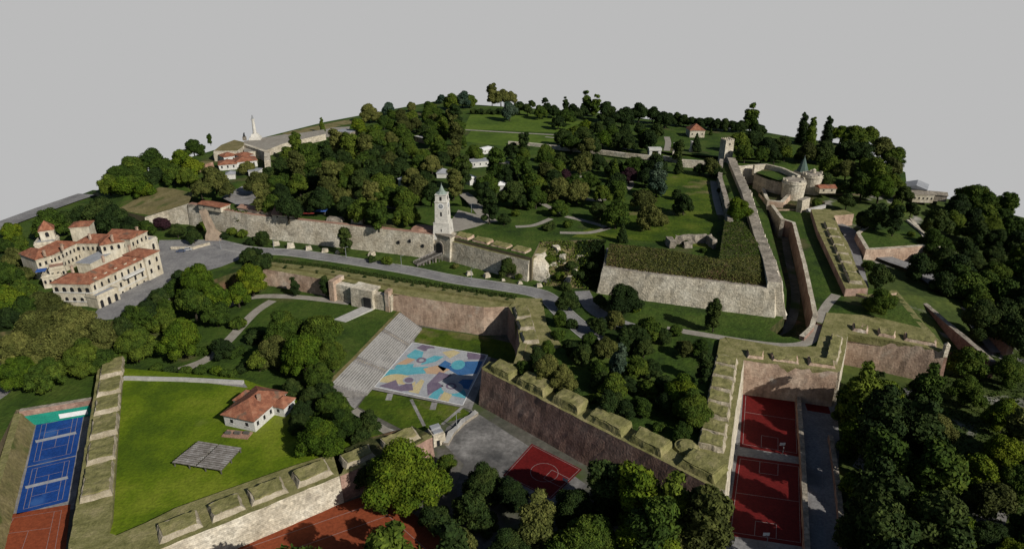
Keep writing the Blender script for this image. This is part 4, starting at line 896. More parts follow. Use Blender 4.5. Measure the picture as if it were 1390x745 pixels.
# house on the left bastion
hb = P(350, 582, BAST); hs = thing('tiled_house', (hb.x, hb.y, BAST), 'white house with orange tiled roof on the bastion lawn', 'house')
a = P(306, 577, BAST); b = P(347, 586, BAST)
d = (b - a).normalized(); n = Vector((-d.y, d.x, 0)); turn = Matrix.Rotation(R(-14), 3, 'Z')
HW = (b - a).length
block(hs, a, b, 17, BAST + 4.4, BAST - .2, 'whitewash', 'hip', 'tiles', 3.6, .7, wins=[(BAST + 1.6, 2, 1.1, 1.4)], side_wins=[(BAST + 1.6, 5, 1.0, 1.5)])
block(hs, b + n * 10 + d * -.5, b + n * 10 + d * 4.2, 6, BAST + 3.6, BAST - .2, 'whitewash', 'hip', 'tiles', 2.2, .5, wins=[(BAST + 1.5, 1, 1.0, 1.3)], side_wins=[(BAST + 1.5, 1, 1, 1.3)])
block(hs, a - d * 3 + n * 9, a + d * .5 + n * 9, 6, BAST + 3.6, BAST - .2, 'whitewash', 'hip', 'tiles', 2.0, .5)
bm = BM(); box(bm, *(a + n * 8 + d * 8.5).xy, BAST + 6.2, 1, 1, 2.6); obj('chimney', bm, 'brick', hs)
bm = BM()
pt_ = P(318, 590, BAST); box(bm, pt_.x + 1, pt_.y, BAST + .02, 9, 3.6, .35, -.15); obj_ = tag(obj('brick_terrace', bm, 'tilesold'), 'small brown brick terrace in front of the white house', 'terrace')
for i in range(3):
    bm = BM(); box(bm, pt_.x - 2 + i * 3, pt_.y + .2, BAST + .38, 1.8, 1.0, .7, -.15); obj('bench', bm, 'darkwood', obj_)

# slatted timber shelter
shq = [P(*p, BAST + 1.7) for p in ((234, 627), (300, 638), (328, 607), (270, 598))]
sh = thing('slatted_shelter', (*P(285, 630, BAST).xy, BAST), 'flat grey slatted timber shelter on the bright bastion lawn', 'shelter')
for half in (0, 1):
    bm = BM(); NS = 12
    for i in range(NS):
        v0, v1 = i / NS, (i + .68) / NS
        u0, u1 = (0, .47) if half == 0 else (.5, 1)
        def sp(u, v): return shq[0].lerp(shq[1], u).lerp(shq[3].lerp(shq[2], u), v)
        c_ = [sp(u0, v0), sp(u1, v0), sp(u1, v1), sp(u0, v1)]
        hexa(bm, c_, [x + Vector((0, 0, .16)) for x in c_])
    obj('roof_slats', bm, 'wood', sh)
bm = BM()
for v in (0.02, .5, .95): 
    a, b = shq[0].lerp(shq[3], v), shq[1].lerp(shq[2], v); tube(bm, a - Vector((0, 0, .15)), b - Vector((0, 0, .15)), .14, .14, 4)
for u in (.0, .48, .99):
    a, b = shq[0].lerp(shq[1], u), shq[3].lerp(shq[2], u); tube(bm, a - Vector((0, 0, .3)), b - Vector((0, 0, .3)), .16, .16, 4)
obj('roof_beams', bm, 'darkwood', sh)
for u in (.02, .33, .66, .98):
    for v in (.03, .5, .96):
        p = shq[0].lerp(shq[1], u).lerp(shq[3].lerp(shq[2], u), v); bm = BM(); box(bm, p.x, p.y, BAST - .1, .28, .28, 1.6); obj('post', bm, 'darkwood', sh)

# ticket booth / small stone block at the end of bastion wall
p = P(592, 600, LOW + 1); bt = thing('stone_booth', (p.x, p.y, LOW), 'small pale stone block with stepped roof beside the painted court lawn', 'booth')
bm = BM(); box(bm, p.x, p.y + 2, LOW, 4.5, 5.5, 4.2, .5, taper=.08); obj('wall', bm, 'stone', bt)
bm = BM(); box(bm, p.x - .6, p.y + 3.6, LOW + 4.2, 3.4, 2.0, .8, .5); box(bm, p.x + .5, p.y + 1.4, LOW + 4.2, 3.4, 1.6, .4, .5); obj('roof', bm, 'zinc', bt)
bm = BM(); box(bm, p.x + .8, p.y - .55, LOW, 1.1, .3, 2.2, .5); obj('door', bm, 'dark', bt)

# buildings on the long wall and in the upper park
def small_house(name, label, px0, px1, z, dep, hgt, m='plaster', roof='gable', rm='tilesold', rh=2, cat='house', group=None, wins=2, parapet=0):
    a, b = P(*px0, z), P(*px1, z); t = thing(name, (*((a + b) / 2).xy, z), label, cat, group)
    block(t, a, b, dep, z + hgt, z - .3, m, None if parapet else roof, rm, rh, .5, wins=[(z + hgt * .4, wins, 1.0, 1.2)] if wins else [], parapet=parapet)
    return t
small_house('long_house', 'long low building with orange brick roof on wall behind the brick pier', (270, 283), (300, 288), 0, 7, 2.6, rm='tiles', rh=1.2)
small_house('long_house', 'long narrow building with brown roof and white gable on wall', (324, 288), (364, 294), 0, 6, 2.6, rm='tilesold', rh=1.4)
small_house('tile_roof_house', 'steep brown roofed house on the wall right of the long narrow building', (370, 297), (398, 299), 0, 11, 2.4, rm='tilesold', roof='gable', rh=4.2)
small_house('tile_roof_house', 'small brown hipped roof partly behind the steep roofed house', (375, 288), (392, 287), 0, 8, 2.4, rm='tilesold', roof='hip', rh=2.6)
aw = thing('market_awning', (*P(430, 290, 0).xy, 0), 'blue and red cloth awning among shrubs behind the long wall', 'awning')
p = P(432, 292, 0)
bm = BM(); hexa(bm, [Vector((p.x + a, p.y + b, 2.6)) for a, b in ((-5, -2), (5, -2), (5, 3), (-5, 3))], [Vector((p.x + a, p.y + b, 4.0)) for a, b in ((-3, -.5), (3, -.5), (3, 1), (-3, 1))]); obj('canopy', bm, 'awning', aw)
bm = BM(); box(bm, p.x - 4, p.y - 3.4, 2.2, 6, 2.0, .15); obj('front_flap', bm, 'redcloth', aw)
for a_, b_ in ((-4.6, -1.8), (4.6, -1.8), (4.6, 2.7), (-4.6, 2.7)): bm = BM(); box(bm, p.x + a_, p.y + b_, 0, .15, .15, 2.6); obj('pole', bm, 'metal', aw)
# ruined stones on the rampart left of the clock tower
for i, (px_, py_, w_, dp_, h_, lb) in enumerate(((486, 303, 7, 4, 2.6, 'broken pale stone wall lump behind long wall, first left of the clock tower approach'), (455, 300, 10, 4, 2.2, 'low grey stone ruin on the wall above the ivy'),
        (520, 306, 16, 5, 1.4, 'long overgrown stone ruin lying on wall left of clock tower'), (575, 313, 14, 9, 2.2, 'flat brown tiled roof ruin right beside the clock tower base'))):
    p = P(px_, py_, 0); bm = BM(); box(bm, p.x, p.y, -.2, w_, dp_, h_, -.25, taper=.2); roughen(bm, amp=.7, sc=.3, maxlen=1.5)
    tag(obj('stone_ruin', bm, ('stone', 'stonedark', 'scrub', 'tilesold')[i]), lb, 'ruin', 'stone ruins on the wall')
# pavilion cluster at left top
rp = P(318, 232, 0)
pv = thing('restaurant_pavilion', (rp.x, rp.y, 0), 'group of low pink tiled pavilion roofs below the monument terrace', 'pavilion')
for (a, b, dep, hh, rh_) in (((298, 232), (322, 230), 12, 4, 2.5), ((322, 229), (350, 226), 13, 4.5, 3), ((305, 222), (330, 218), 10, 4.5, 2.5), ((328, 222), (345, 219), 10, 5, 2)):
    block(pv, P(*a, 0), P(*b, 0), dep, hh, -.3, 'whitewash', 'hip', 'tiles', rh_, .6, wins=[(1.6, 3, 1.0, 1.6)])
wall('terrace_wall', 'pale square bastion wall below the monument at left skyline', [(270, 238), (290, 206), (322, 206), (331, 196), (360, 206), (360, 218)][1:], 7.0, -3, 3, .4, 'stone', 'stone')
terrace('monument_mound', [(290, 205), (300, 197), (318, 190), (331, 193), (331, 198), (322, 205)], 7.2, 0, 'drygrass', 'stone')
terrace('monument_platform', [(331, 207), (331, 192), (346, 188), (385, 184), (440, 176), (442, 182), (385, 195), (362, 204)], 5.0, 0, 'gravel', 'stone')
wall('terrace_wall', 'low sloping wall at the far left of the pavilion roofs', [(268, 226), (288, 220)], 4, -1, 8, .4, 'tilesold', 'drygrass')
mo = thing('obelisk_monument', (*P(347, 190, 5).xy, 5), 'slender pale column monument standing on the terrace at left skyline', 'monument')
p = P(347, 189, 5)
bm = BM(); box(bm, p.x, p.y, 5, 9, 9, 2.0, .2, taper=.1); box(bm, p.x, p.y, 7, 7, 7, 2.6, .2, taper=.4); obj('plinth', bm, 'ashlar', mo)
bm = BM(); cyl(bm, (p.x, p.y, 9.6), 1.5, 1.0, 11, 12); cyl(bm, (p.x, p.y, 20.6), 1.5, 1.5, .7, 12); obj('column', bm, 'ashlar', mo, smooth=False)
bm = BM(); cyl(bm, (p.x, p.y, 21.3), .9, .5, 2.6, 8); cyl(bm, (p.x, p.y, 23.9), .35, .3, .6, 8); obj('statue', bm, 'metal', mo)
st_ = thing('statue', (*P(332, 190, 6).xy, 5), 'small dark statue on a block left of the column monument', 'statue'); p = P(332, 189, 6)
bm = BM(); box(bm, p.x, p.y, 5, 2.4, 2.4, 3); obj('plinth', bm, 'stonedark', st_); bm = BM(); cyl(bm, (p.x, p.y, 8), 1.1, .5, 2.6, 8); cyl(bm, (p.x + .3, p.y, 10.4), .5, .4, .8, 8); obj('figure', bm, 'dark', st_)

# square tower
dz0 = P(987, 218, 0)
dt = thing('square_tower', (dz0.x, dz0.y + 5, 0), 'pale square medieval tower at the top of the long rampart wall', 'tower')
c = Vector((dz0.x, dz0.y + 5, 0)); bm = BM(); hexa(bm, ring(c, 3.7, -2, .3), ring(c, 3.5, 14.6, .3)); obj('wall', bm, 'stone', dt)
for a_, b_ in [(i, j) for i in range(-2, 3) for j in range(-2, 3) if max(abs(i), abs(j)) == 2]:
    bm = BM(); x_, y_ = a_ * 1.55, b_ * 1.55; box(bm, c.x + x_ * cos(.3) - y_ * sin(.3), c.y + x_ * sin(.3) + y_ * cos(.3), 14.6, .8, .8, .9, .3); obj('merlon', bm, 'stone', dt)
for z_ in (5, 11):
    bm = BM(); nrm = Vector((sin(.3), -cos(.3), 0)); u = Vector((cos(.3), sin(.3), 0)); archface(bm, c + nrm * 3.6 + Vector((0, 0, z_)), u, nrm, .9, 1.8, .12); obj('window', bm, 'dark', dt)

# twin round towers
for (px_, py_, r_, zt_, zb_, lb) in ((1080, 277, 7.4, 2.2, -12, 'nearer pale round gate tower with grey ruined top'), (1105, 267, 7.0, 3.0, -11, 'farther pale round gate tower with small turret on top')):
    p = P(px_, py_, zb_); t = thing('round_tower', (p.x, p.y + r_, zb_), lb, 'tower', 'twin round gate towers')
    bm = BM(); n_ = 24; cc_ = (p.x, p.y + r_)
    for k, (z0_, z1_, ra, rb) in enumerate(((zb_, zt_ - 2, r_ * .92, r_), (zt_ - 2, zt_ - 1.4, r_ * 1.05, r_ * 1.05), (zt_ - 1.4, zt_, r_ * .98, r_ * .98))): cyl(bm, (*cc_, z0_), ra, rb, z1_ - z0_, n_)
    obj('wall', bm, 'stone', t)
    bm = BM(); cyl(bm, (*cc_, zt_ + .005), r_ * .86, r_ * .8, .5, n_); roughen(bm, amp=.4, sc=.4, maxlen=2.5); obj('roof', bm, 'stonedark', t)
    for i in (0, 2, 5, 6, 9):
        a = 2 * pi * i / 12 + .3; bm = BM(); box(bm, cc_[0] + cos(a) * r_ * .92, cc_[1] + sin(a) * r_ * .92, zt_ + .004, .9, 1.8, 1.0, a); obj('merlon', bm, 'stone', t)
    if 'farther' in lb:
        bm = BM(); cyl(bm, (*cc_, zt_ + .4), 1.5, 1.3, 2.2, 10); cyl(bm, (*cc_, zt_ + 2.6), 1.5, .1, 1.0, 10); obj('turret', bm, 'stone', t)
a, b = P(1089, 262, -3), P(1100, 258, -3)
wall('gate_curtain', 'short pale wall with dark gate joining the two round towers', [(1088, 272), (1099, 268)], -3, -12, 2.5, .2, 'stone', 'stonedark')
wall('footbridge', 'thin pale parapet line of the gate bridge before the round towers', [(1096, 284, -8), (1120, 278, -8)], -8, -10, .8, .1, 'kerb', cat='bridge')
# copper spired chapel
p = P(1088, 240, -2); ch = thing('chapel', (p.x, p.y, -3), 'small stone chapel with a green copper pointed spire', 'chapel')
bm = BM(); box(bm, p.x, p.y, -6, 8, 8, 8, .4); obj('wall', bm, 'stone', ch)
bm = BM(); cyl(bm, (p.x, p.y, 2), 4.2, .1, 10, 8); obj('spire', bm, 'copper', ch); bm = BM(); tube(bm, (p.x, p.y, 11.8), (p.x, p.y, 13), .12, .1, 5); obj('cross', bm, 'metal', ch)
small_house('gate_lodge', 'long orange tiled roof right behind the farther round tower', (1112, 262), (1134, 262), -6, 7, 3, rm='tiles', roof='gable', rh=1.8)
small_house('park_villa', 'pink roofed villa on the far green left of the square tower', (936, 187), (956, 187), 0, 14, 6, 'plaster', 'hip', 'tiles', 5, wins=3)
small_house('east_hall', 'pale grey roofed long building at the right skyline', (1226, 262), (1256, 266), -10, 16, 4, 'whitewash', 'gable', 'zinc', 2.4, wins=0)
small_house('east_lodge', 'low cream lodge with flat dark roof at right skyline', (1238, 274), (1266, 275), -12, 10, 5, 'plaster', 'flat', 'stonedark', 1, wins=5)
small_house('east_shed', 'dark low shed roof right of the cream lodge at skyline', (1262, 272), (1284, 274), -12, 8, 4, 'stonedark', 'gable', 'stonedark', 1.5, wins=0)
for px_, py_, h_, lb in ((888, 213, 7, 'white square gate pavilion on the long park wall'),):
    p = P(px_, py_, 0); t = thing('gate_pavilion', (p.x, p.y, 0), lb, 'pavilion')
    for a_ in (-1, 1):
        bm = BM(); box(bm, p.x + a_ * 3.4, p.y, -.2, 2.0, 5, h_ - 1.6); obj('pier', bm, 'whitewash', t)
    bm = BM(); box(bm, p.x, p.y, h_ - 1.6 - .2, 9.6, 5.6, 1.8); obj('lintel', bm, 'whitewash', t)
for px_, lb in ((915, 'pale stone column left of the dark cone tree in the far park'), (938, 'pale stone column beside the dark cone tree in the far park')):
    p = P(px_, 209 if px_ < 930 else 206, 0); t = thing('stone_column', (p.x, p.y, 0), lb, 'column', 'stone columns'); bm = BM(); box(bm, p.x, p.y, -.2, 3.2, 3.2, 2.2); obj('plinth', bm, 'stone', t)
    bm = BM(); cyl(bm, (p.x, p.y, 2), 1.3, 1.0, 6, 10); cyl(bm, (p.x, p.y, 8), 1.5, 1.3, .6, 10); obj('shaft', bm, 'ashlar', t)
# kiosks and monuments among park trees
small_house('park_kiosk', 'white tent shaped kiosk in the park right of the clock tower', (675, 259), (687, 259), 0, 6, 3.4, 'whitewash', 'pyramid', 'white', 3.6, 'kiosk', 'white kiosks', 0)
small_house('park_kiosk', 'grey roofed white kiosk in trees just above the clock tower', (593, 242), (607, 242), 0, 9, 3.2, 'whitewash', 'hip', 'zinc', 2.4, 'kiosk', 'white kiosks', 0)
small_house('park_kiosk', 'small white kiosk between trees above right of clock tower', (638, 252), (646, 250), 0, 6, 4.6, 'whitewash', 'pyramid', 'white', 2.0, 'kiosk', 'white kiosks', 0)
small_house('park_kiosk', 'narrow white kiosk in dense trees left of clock tower', (544, 255), (552, 254), 0, 5, 4.6, 'whitewash', 'pyramid', 'white', 2.0, 'kiosk', 'white kiosks', 0)
small_house('park_kiosk', 'white kiosk with blue side near the pavilion roofs', (338, 240), (352, 240), 0, 7, 4, 'whitewash', 'flat', 'zinc', 1, 'kiosk', 'white kiosks', 2)
small_house('park_kiosk', 'blue grey roofed kiosk in trees below pavilion roofs', (308, 244), (320, 243), 0, 7, 3.4, 'whitewash', 'hip', 'zinc', 1.6, 'kiosk', 'white kiosks', 0)
small_house('park_building', 'long grey roofed building half hidden by park trees', (640, 228), (664, 226), 0, 9, 4, 'whitewash', 'flat', 'zinc', 1, 'building', None, 3)
small_house('park_building', 'white stepped monument building above the grey roofed building', (654, 210), (672, 206), 0, 8, 3, 'whitewash', 'hip', 'white', 1, 'building', None, 2)
small_house('park_building', 'low dark glass building near the left park trees', (455, 184), (475, 186), 0, 12, 3.6, 'stonedark', 'flat', 'zinc', 1, 'building', None, 0)
small_house('park_building', 'pink walled building in trees near the top of park', (563, 192), (580, 196), 0, 9, 4.2, 'brick', 'flat', 'kerb', 1, 'building', None, 2)
# green statue
p = P(899, 262, 0); t = thing('statue', (p.x, p.y, 0), 'small pale green statue on a pedestal in the meadow', 'statue'); bm = BM(); box(bm, p.x, p.y, -.1, 1.8, 1.8, 3.2, taper=.2); obj('pedestal', bm, 'stonedark', t)
bm = BM(); cyl(bm, (p.x, p.y, 3.1), .7, .45, 2.4, 8); cyl(bm, (p.x, p.y, 5.5), .35, .3, .7, 8); tube(bm, (p.x - 1.2, p.y, 5.2), (p.x + 1.2, p.y, 4.6), .2, .2); obj('figure', bm, 'copper', t)
# ruins by the meadow
p = P(940, 334, 0); t = thing('stone_ruin', (p.x, p.y, 0), 'roofless stone ruin half overgrown behind the bastion bank', 'ruin')
for dx, dy, w_, dp_, h_ in ((-11, 0, 3, 7, 4), (0, 4, 16, 2, 4.5), (9, 0, 2, 8, 5), (-3, -2, 4, 2, 3)):
    bm = BM(); box(bm, p.x + dx, p.y + dy, -.2, w_, dp_, h_, .1); roughen(bm, amp=.8, sc=.4, maxlen=1.5); obj('wall', bm, 'stonedark', t)
for i, (px_, py_, s_, z_) in enumerate(((748, 362, 5, -7.5), (764, 350, 4, -4.5), (778, 366, 6, -8), (790, 350, 5, -5), (772, 380, 4, -10.5), (755, 338, 4, -2))):
    p = P(px_, py_, z_); bm = BM(); box(bm, p.x, p.y, z_ - 2, s_ * 1.5, s_ * .8, 3.6, .3 + i, taper=.3); roughen(bm, amp=1.0, sc=.4, maxlen=1.3)
    tag(obj('fallen_masonry', bm, 'stone'), 'pale fallen masonry on the broken slope left of large bastion, ' + ('leftmost at mid height', 'small one near top', 'largest in the middle', 'rightmost', 'lowest', 'highest')[i], 'masonry', 'fallen masonry on the slope')

# stone blocks lined along the fortress road
for i, (px_, py_, s_) in enumerate(((375, 333, 3.6), (395, 336, 4.2), (419, 339, 3.6), (441, 342, 3.2), (458, 344, 2.4), (505, 347, 3.4), (637, 373, 3.2), (661, 376, 3.4), (683, 381, 1.8), (706, 385, 2.2), (732, 389, 2.8))):
    p = P(px_, py_, MID); bm = BM(); box(bm, p.x, p.y, MID - .1, s_, s_ * .7, s_ * .62, rnd.uniform(0, 1), taper=.3); roughen(bm, amp=.45, sc=.6, maxlen=1.0)
    side = 'left of the clock gate' if i < 6 else 'right of the clock gate'
    nth = ('first', 'second', 'third', 'fourth', 'fifth', 'sixth')[i if i < 6 else i - 6]
    tag(obj('stone_block', bm, 'stone'), f'pale stone block on road verge, {nth} from left {side}', 'stone block', 'stone blocks along the fortress road')

# cars
def car(px_, py_, z, rz, m, label):
    p = P(px_, py_, z); t = thing('parked_car', (p.x, p.y, z), label, 'car', 'parked cars', rz)
    bm = BM(); prof = [(-2.2, .35), (2.2, .35), (2.25, .75), (1.5, .95), (.9, 1.45), (-1.0, 1.48), (-1.8, 1.0), (-2.25, .9)]
    hexa(bm, [Vector((x, -.88, z_)) for x, z_ in prof], [Vector((x, .88, z_)) for x, z_ in prof]); obj('body', bm, m, t, keep=False)
    bm = BM(); hexa(bm, [Vector((1.45, -.75, 1.0)), Vector((1.45, .75, 1.0)), Vector((.95, .75, 1.43)), Vector((.95, -.75, 1.43))], [Vector((1.5, -.75, 1.03)), Vector((1.5, .75, 1.03)), Vector((1.0, .75, 1.46)), Vector((1.0, -.75, 1.46))]); obj('windscreen', bm, 'dark', t, keep=False)
    for s in (-1, 1):
        bm = BM(); hexa(bm, [Vector((x, s * .885, z_)) for x, z_ in ((-1.5, 1.0), (1.2, 1.0), (.8, 1.36), (-1.0, 1.38))], [Vector((x, s * .9, z_)) for x, z_ in ((-1.5, 1.0), (1.2, 1.0), (.8, 1.36), (-1.0, 1.38))]); obj('side_window', bm, 'dark', t, keep=False)
        for x in (-1.35, 1.4):
            bm = BM(); v = [Vector((x + .34 * cos(2 * pi * i / 14), s * .8, .34 + .34 * sin(2 * pi * i / 14))) for i in range(14)]; hexa(bm, v, [q + Vector((0, s * .14, 0)) for q in v]); obj('wheel', bm, 'rubber', t, keep=False)
car(246, 342, MID + .05, .2, 'carblue', 'blue grey car parked on the forecourt, left one of the pair')
car(254.5, 340, MID + .05, .3, 'carsilver', 'silver car parked on the forecourt, right one of the pair')
car(1132, 313, -13.0, 1.9, 'carred', 'red car parked at the top of the east road')
car(1139, 324, -13.0, .1, 'carwhite', 'white car parked below the red one on the east road')
car(222, 408, -12, .6, 'carwhite', 'white car in tree shade beside the palace porch')

# ------------------------------------------------------------------ TREES
import numpy as np
def leaf_cloud(rs, centers, radii, n, leaf, squash=.85, tints=None):
    centers = np.array(centers); radii = np.array(radii); k = len(radii)
    area = radii ** 2; idx = rs.choice(k, size=int(n * 1.9), p=area / area.sum())
    d = rs.normal(size=(len(idx), 3)); d /= np.linalg.norm(d, axis=1)[:, None]
    d[:, 2] = np.where((d[:, 2] < -.3) & (rs.rand(len(idx)) < .6), -d[:, 2], d[:, 2])
    rr = radii[idx] * rs.uniform(.80, 1.24, len(idx)); pos = centers[idx] + d * rr[:, None] * np.array([1, 1, squash])
    keep = np.ones(len(idx), bool)
    for j in range(k):
        dist = np.linalg.norm((pos - centers[j]) / np.array([1, 1, squash]), axis=1); keep &= ~((dist < radii[j] * .82) & (idx != j))
    pos, d, idx = pos[keep][:n], d[keep][:n], idx[keep][:n]; m = len(pos)
    nrm = d + rs.normal(size=(m, 3)) * .55; nrm /= np.linalg.norm(nrm, axis=1)[:, None]
    t = np.cross(nrm, rs.normal(size=(m, 3))); t /= np.linalg.norm(t, axis=1)[:, None]; b = np.cross(nrm, t)
    s = leaf * rs.uniform(.6, 1.5, (m, 1))
    v = np.stack([pos - t * s, pos - b * s * .6, pos + t * s, pos + b * s * .6], 1).reshape(-1, 3)
    f = [tuple(range(4 * i, 4 * i + 4)) for i in range(m)]
    tn = (tints[idx] * .6 + rs.rand(m) * .4)
    return v, f, np.repeat(tn, 4)
def crown_mesh(name, seed, kind, n, leaf):
    rs = np.random.RandomState(seed); C, Rr = [], []
    if kind == 'round':
        C.append((0, 0, .95)); Rr.append(.58)
        sxy = rs.uniform(.85, 1.05, 2)
        for i in range(34):
            d = rs.normal(size=3); d /= np.linalg.norm(d); d[2] = abs(d[2]) * 1.35 - .72
            q = rs.uniform(.50, .90); C.append((d[0] * q * sxy[0], d[1] * q * sxy[1], 1.0 + d[2] * q * 1.05)); Rr.append(rs.uniform(.15, .33))
    elif kind == 'tall':
        for i in range(26):
            z = rs.uniform(.5, 3.1); w = (1 - ((z - 1.5) / 1.9) ** 2) ** .5 if abs(z - 1.5) < 1.9 else .2; a = rs.uniform(0, 6.28); q = rs.uniform(.1, .62) * w
            C.append((cos(a) * q, sin(a) * q, z)); Rr.append(rs.uniform(.26, .42) * (.5 + .5 * w))
    elif kind == 'column':
        for i in range(18):
            z = .4 + 4.0 * i / 17; w = .9 - .6 * (i / 17) ** 2; a = rs.uniform(0, 6.28); C.append((cos(a) * .2, sin(a) * .2, z)); Rr.append(w * rs.uniform(.6, .8))
    elif kind == 'cone':
        for i in range(34):
            t = i / 33; z = .35 + 2.6 * t; w = (1 - t) * .72 + .04; a = i * 2.4; C.append((cos(a) * w * .75, sin(a) * w * .75, z)); Rr.append(.12 + .28 * (1 - t))
    elif kind == 'shrub':
        for i in range(9):
            a = rs.uniform(0, 6.28); q = rs.uniform(.1, .65); C.append((cos(a) * q, sin(a) * q, rs.uniform(.25, .7))); Rr.append(rs.uniform(.25, .45))
    tints = rs.rand(len(Rr))
    v, f, tn = leaf_cloud(rs, C, Rr, n, leaf, tints=tints)
    V = [v]; Fc = list(f); T = [tn]; off = len(v)
    bm = BM(); bmesh.ops.create_icosphere(bm, subdivisions=2, radius=1); base = np.array([q.co[:] for q in bm.verts]); bf = [[q.index for q in fc.verts] for fc in bm.faces]; bm.free()
    for j, (c, r) in enumerate(zip(C, Rr)):
        jit = 1 + rs.uniform(-.12, .12, (len(base), 1)); V.append(np.array(c) + base * jit * r * .9 * np.array([1, 1, .85])); Fc += [tuple(i + off for i in q) for q in bf]; T.append(np.full(len(base), tints[j] * .5)); off += len(base)
    V = np.concatenate(V); T = np.concatenate(T)
    me = bpy.data.meshes.new(name); me.from_pydata(V.tolist(), [], Fc); at_ = me.attributes.new('tint', 'FLOAT', 'POINT'); at_.data.foreach_set('value', T.astype('f'))
    me.materials.append(None); me.update(); return me
def trunk_mesh(name, seed, top, r=.09, limbs=5):
    rs = random.Random(seed); bm = BM(); prev = Vector((0, 0, -.15)); rr = r * 1.35
    for i in range(1, 5):
        nx = Vector((rs.uniform(-.03, .03), rs.uniform(-.03, .03), top * i / 4)); r2 = r * (1.1 - .2 * i); tube(bm, prev, nx, rr, r2, 7); prev, rr = nx, r2
    for i in range(limbs):
        a = rs.uniform(0, 6.28); z = top * rs.uniform(.35, .85); tube(bm, (0, 0, z), (cos(a) * .45, sin(a) * .45, z + .4), r * .5, r * .2, 5)
    me = bpy.data.meshes.new(name); bm.to_mesh(me); bm.free(); me.materials.append(M['bark']); return me
CR = {'round': [crown_mesh('crown', 10 + i, 'round', 5600, .052) for i in range(7)],
      'big': [crown_mesh('crown', 40 + i, 'round', 14000, .033) for i in range(4)],
      'tall': [crown_mesh('crown', 60 + i, 'tall', 4200, .075) for i in range(3)],
      'column': [crown_mesh('crown', 70 + i, 'column', 2600, .10) for i in range(2)],
      'cone': [crown_mesh('crown', 80 + i, 'cone', 3600, .065) for i in range(2)],
      'shrub': [crown_mesh('crown', 90 + i, 'shrub', 1300, .085) for i in range(3)]}
TK = {'round': trunk_mesh('trunk', 1, 1.1, .06), 'big': trunk_mesh('trunk', 2, 1.1, .055), 'tall': trunk_mesh('trunk', 3, 2.2, .06), 'column': trunk_mesh('trunk', 4, 3.0, .1, 0), 'cone': trunk_mesh('trunk', 5, 2.2, .07, 0), 'shrub': trunk_mesh('trunk', 6, .4, .05)}
HC = {'round': 1.05, 'big': 1.05, 'tall': 1.6, 'column': 2.2, 'cone': 1.3, 'shrub': .45}
NM = {'round': 'broadleaf_tree', 'big': 'broadleaf_tree', 'tall': 'tall_tree', 'column': 'poplar_tree', 'cone': 'conifer_tree', 'shrub': 'shrub'}
KW = {'round': 'round', 'big': 'large leafy', 'tall': 'tall', 'column': 'columnar', 'cone': 'cone shaped', 'shrub': 'bushy'}
CW = {'mid': 'green', 'dark': 'dark green', 'olive': 'olive green', 'bright': 'bright green', 'purple': 'purple leaved', 'blue': 'blue green'}
ORD = ['first', 'second', 'third', 'fourth', 'fifth', 'sixth', 'seventh', 'eighth', 'ninth', 'tenth', 'eleventh', 'twelfth'] + [f'{i}th' for i in range(13, 60)]
NT = 0; NAMEK = None
def tree(px_, py_, rpx, kind, colr, zg, label, group):
    global NT
    z = zg; r = 5.0; rpx *= {'round': 1.24, 'big': 1.14, 'tall': 1.12, 'shrub': 1.25}.get(kind, 1.0)
    for _ in range(5):
        p = P(px_, py_, z); r = rpx * depth(p) / F; z = zg + HC[kind] * r
    t = thing((NAMEK or NM[kind]) if kind in ('round', 'big') else NM[kind], (p.x, p.y, zg - .1), label, 'shrub' if kind == 'shrub' else 'tree', group, rnd.uniform(0, 6.28))
    k = (1 if kind in ('cone', 'column') else rnd.uniform(.93, 1.07)); t.scale = (r * k, r / k, r * rnd.uniform(.95, 1.1))
    c_ = bpy.data.objects.new('crown', rnd.choice(CR[kind])); COL.objects.link(c_); c_.parent = t; c_.material_slots[0].link = 'OBJECT'; c_.material_slots[0].material = L_[colr]
    b_ = bpy.data.objects.new('trunk', TK[kind]); COL.objects.link(b_); b_.parent = t
    NT += 1
def grove(where, zg, items, rowh=16, kindname=None):
    global NAMEK; NAMEK = kindname
    """label every tree by its row (counted from the back) and its place in the row"""
    items = sorted(items, key=lambda i: i[1]); rows = []
    for it in items:
        if rows and it[1] - rows[-1][0][1] < rowh: rows[-1].append(it)
        else: rows.append([it])
    for ri, row in enumerate(rows):
        row.sort(key=lambda i: i[0])
        for ci, it in enumerate(row):
            px_, py_, rp = it[:3]; kind = it[3] if len(it) > 3 else 'round'; colr = it[4] if len(it) > 4 else 'mid'; z = it[5] if len(it) > 5 else zg
            w = f'{KW[kind]} {CW[colr]} {"shrub" if kind == "shrub" else "tree"} {where}'
            if len(items) > 1:
                if len(row) > 1: w += f', {ORD[ci]} from left'
                if len(rows) > 1: w += f', row {ri + 1}' 
            tree(px_, py_, rp, kind, colr, z, w, f'trees {where}')
def tall_tree(x, y, h, colr, label, group, zg=LOW):
    r_ = h / 3.35
    t = thing('tall_tree', (x, y, zg - .1), label, 'tree', group, rnd.uniform(0, 6.28)); t.scale = (r_, r_, r_)
    c_ = bpy.data.objects.new('crown', rnd.choice(CR['tall'])); COL.objects.link(c_); c_.parent = t; c_.material_slots[0].link = 'OBJECT'; c_.material_slots[0].material = L_[colr]
    b_ = bpy.data.objects.new('trunk', TK['tall']); COL.objects.link(b_); b_.parent = t
def inpoly(x, y, poly):
    c = False; n = len(poly); j = n - 1
    for i in range(n):
        xi, yi = poly[i]; xj, yj = poly[j]
        if (yi > y) != (yj > y) and x < (xj - xi) * (y - yi) / (yj - yi) + xi: c = not c
        j = i
    return c
ALL = []
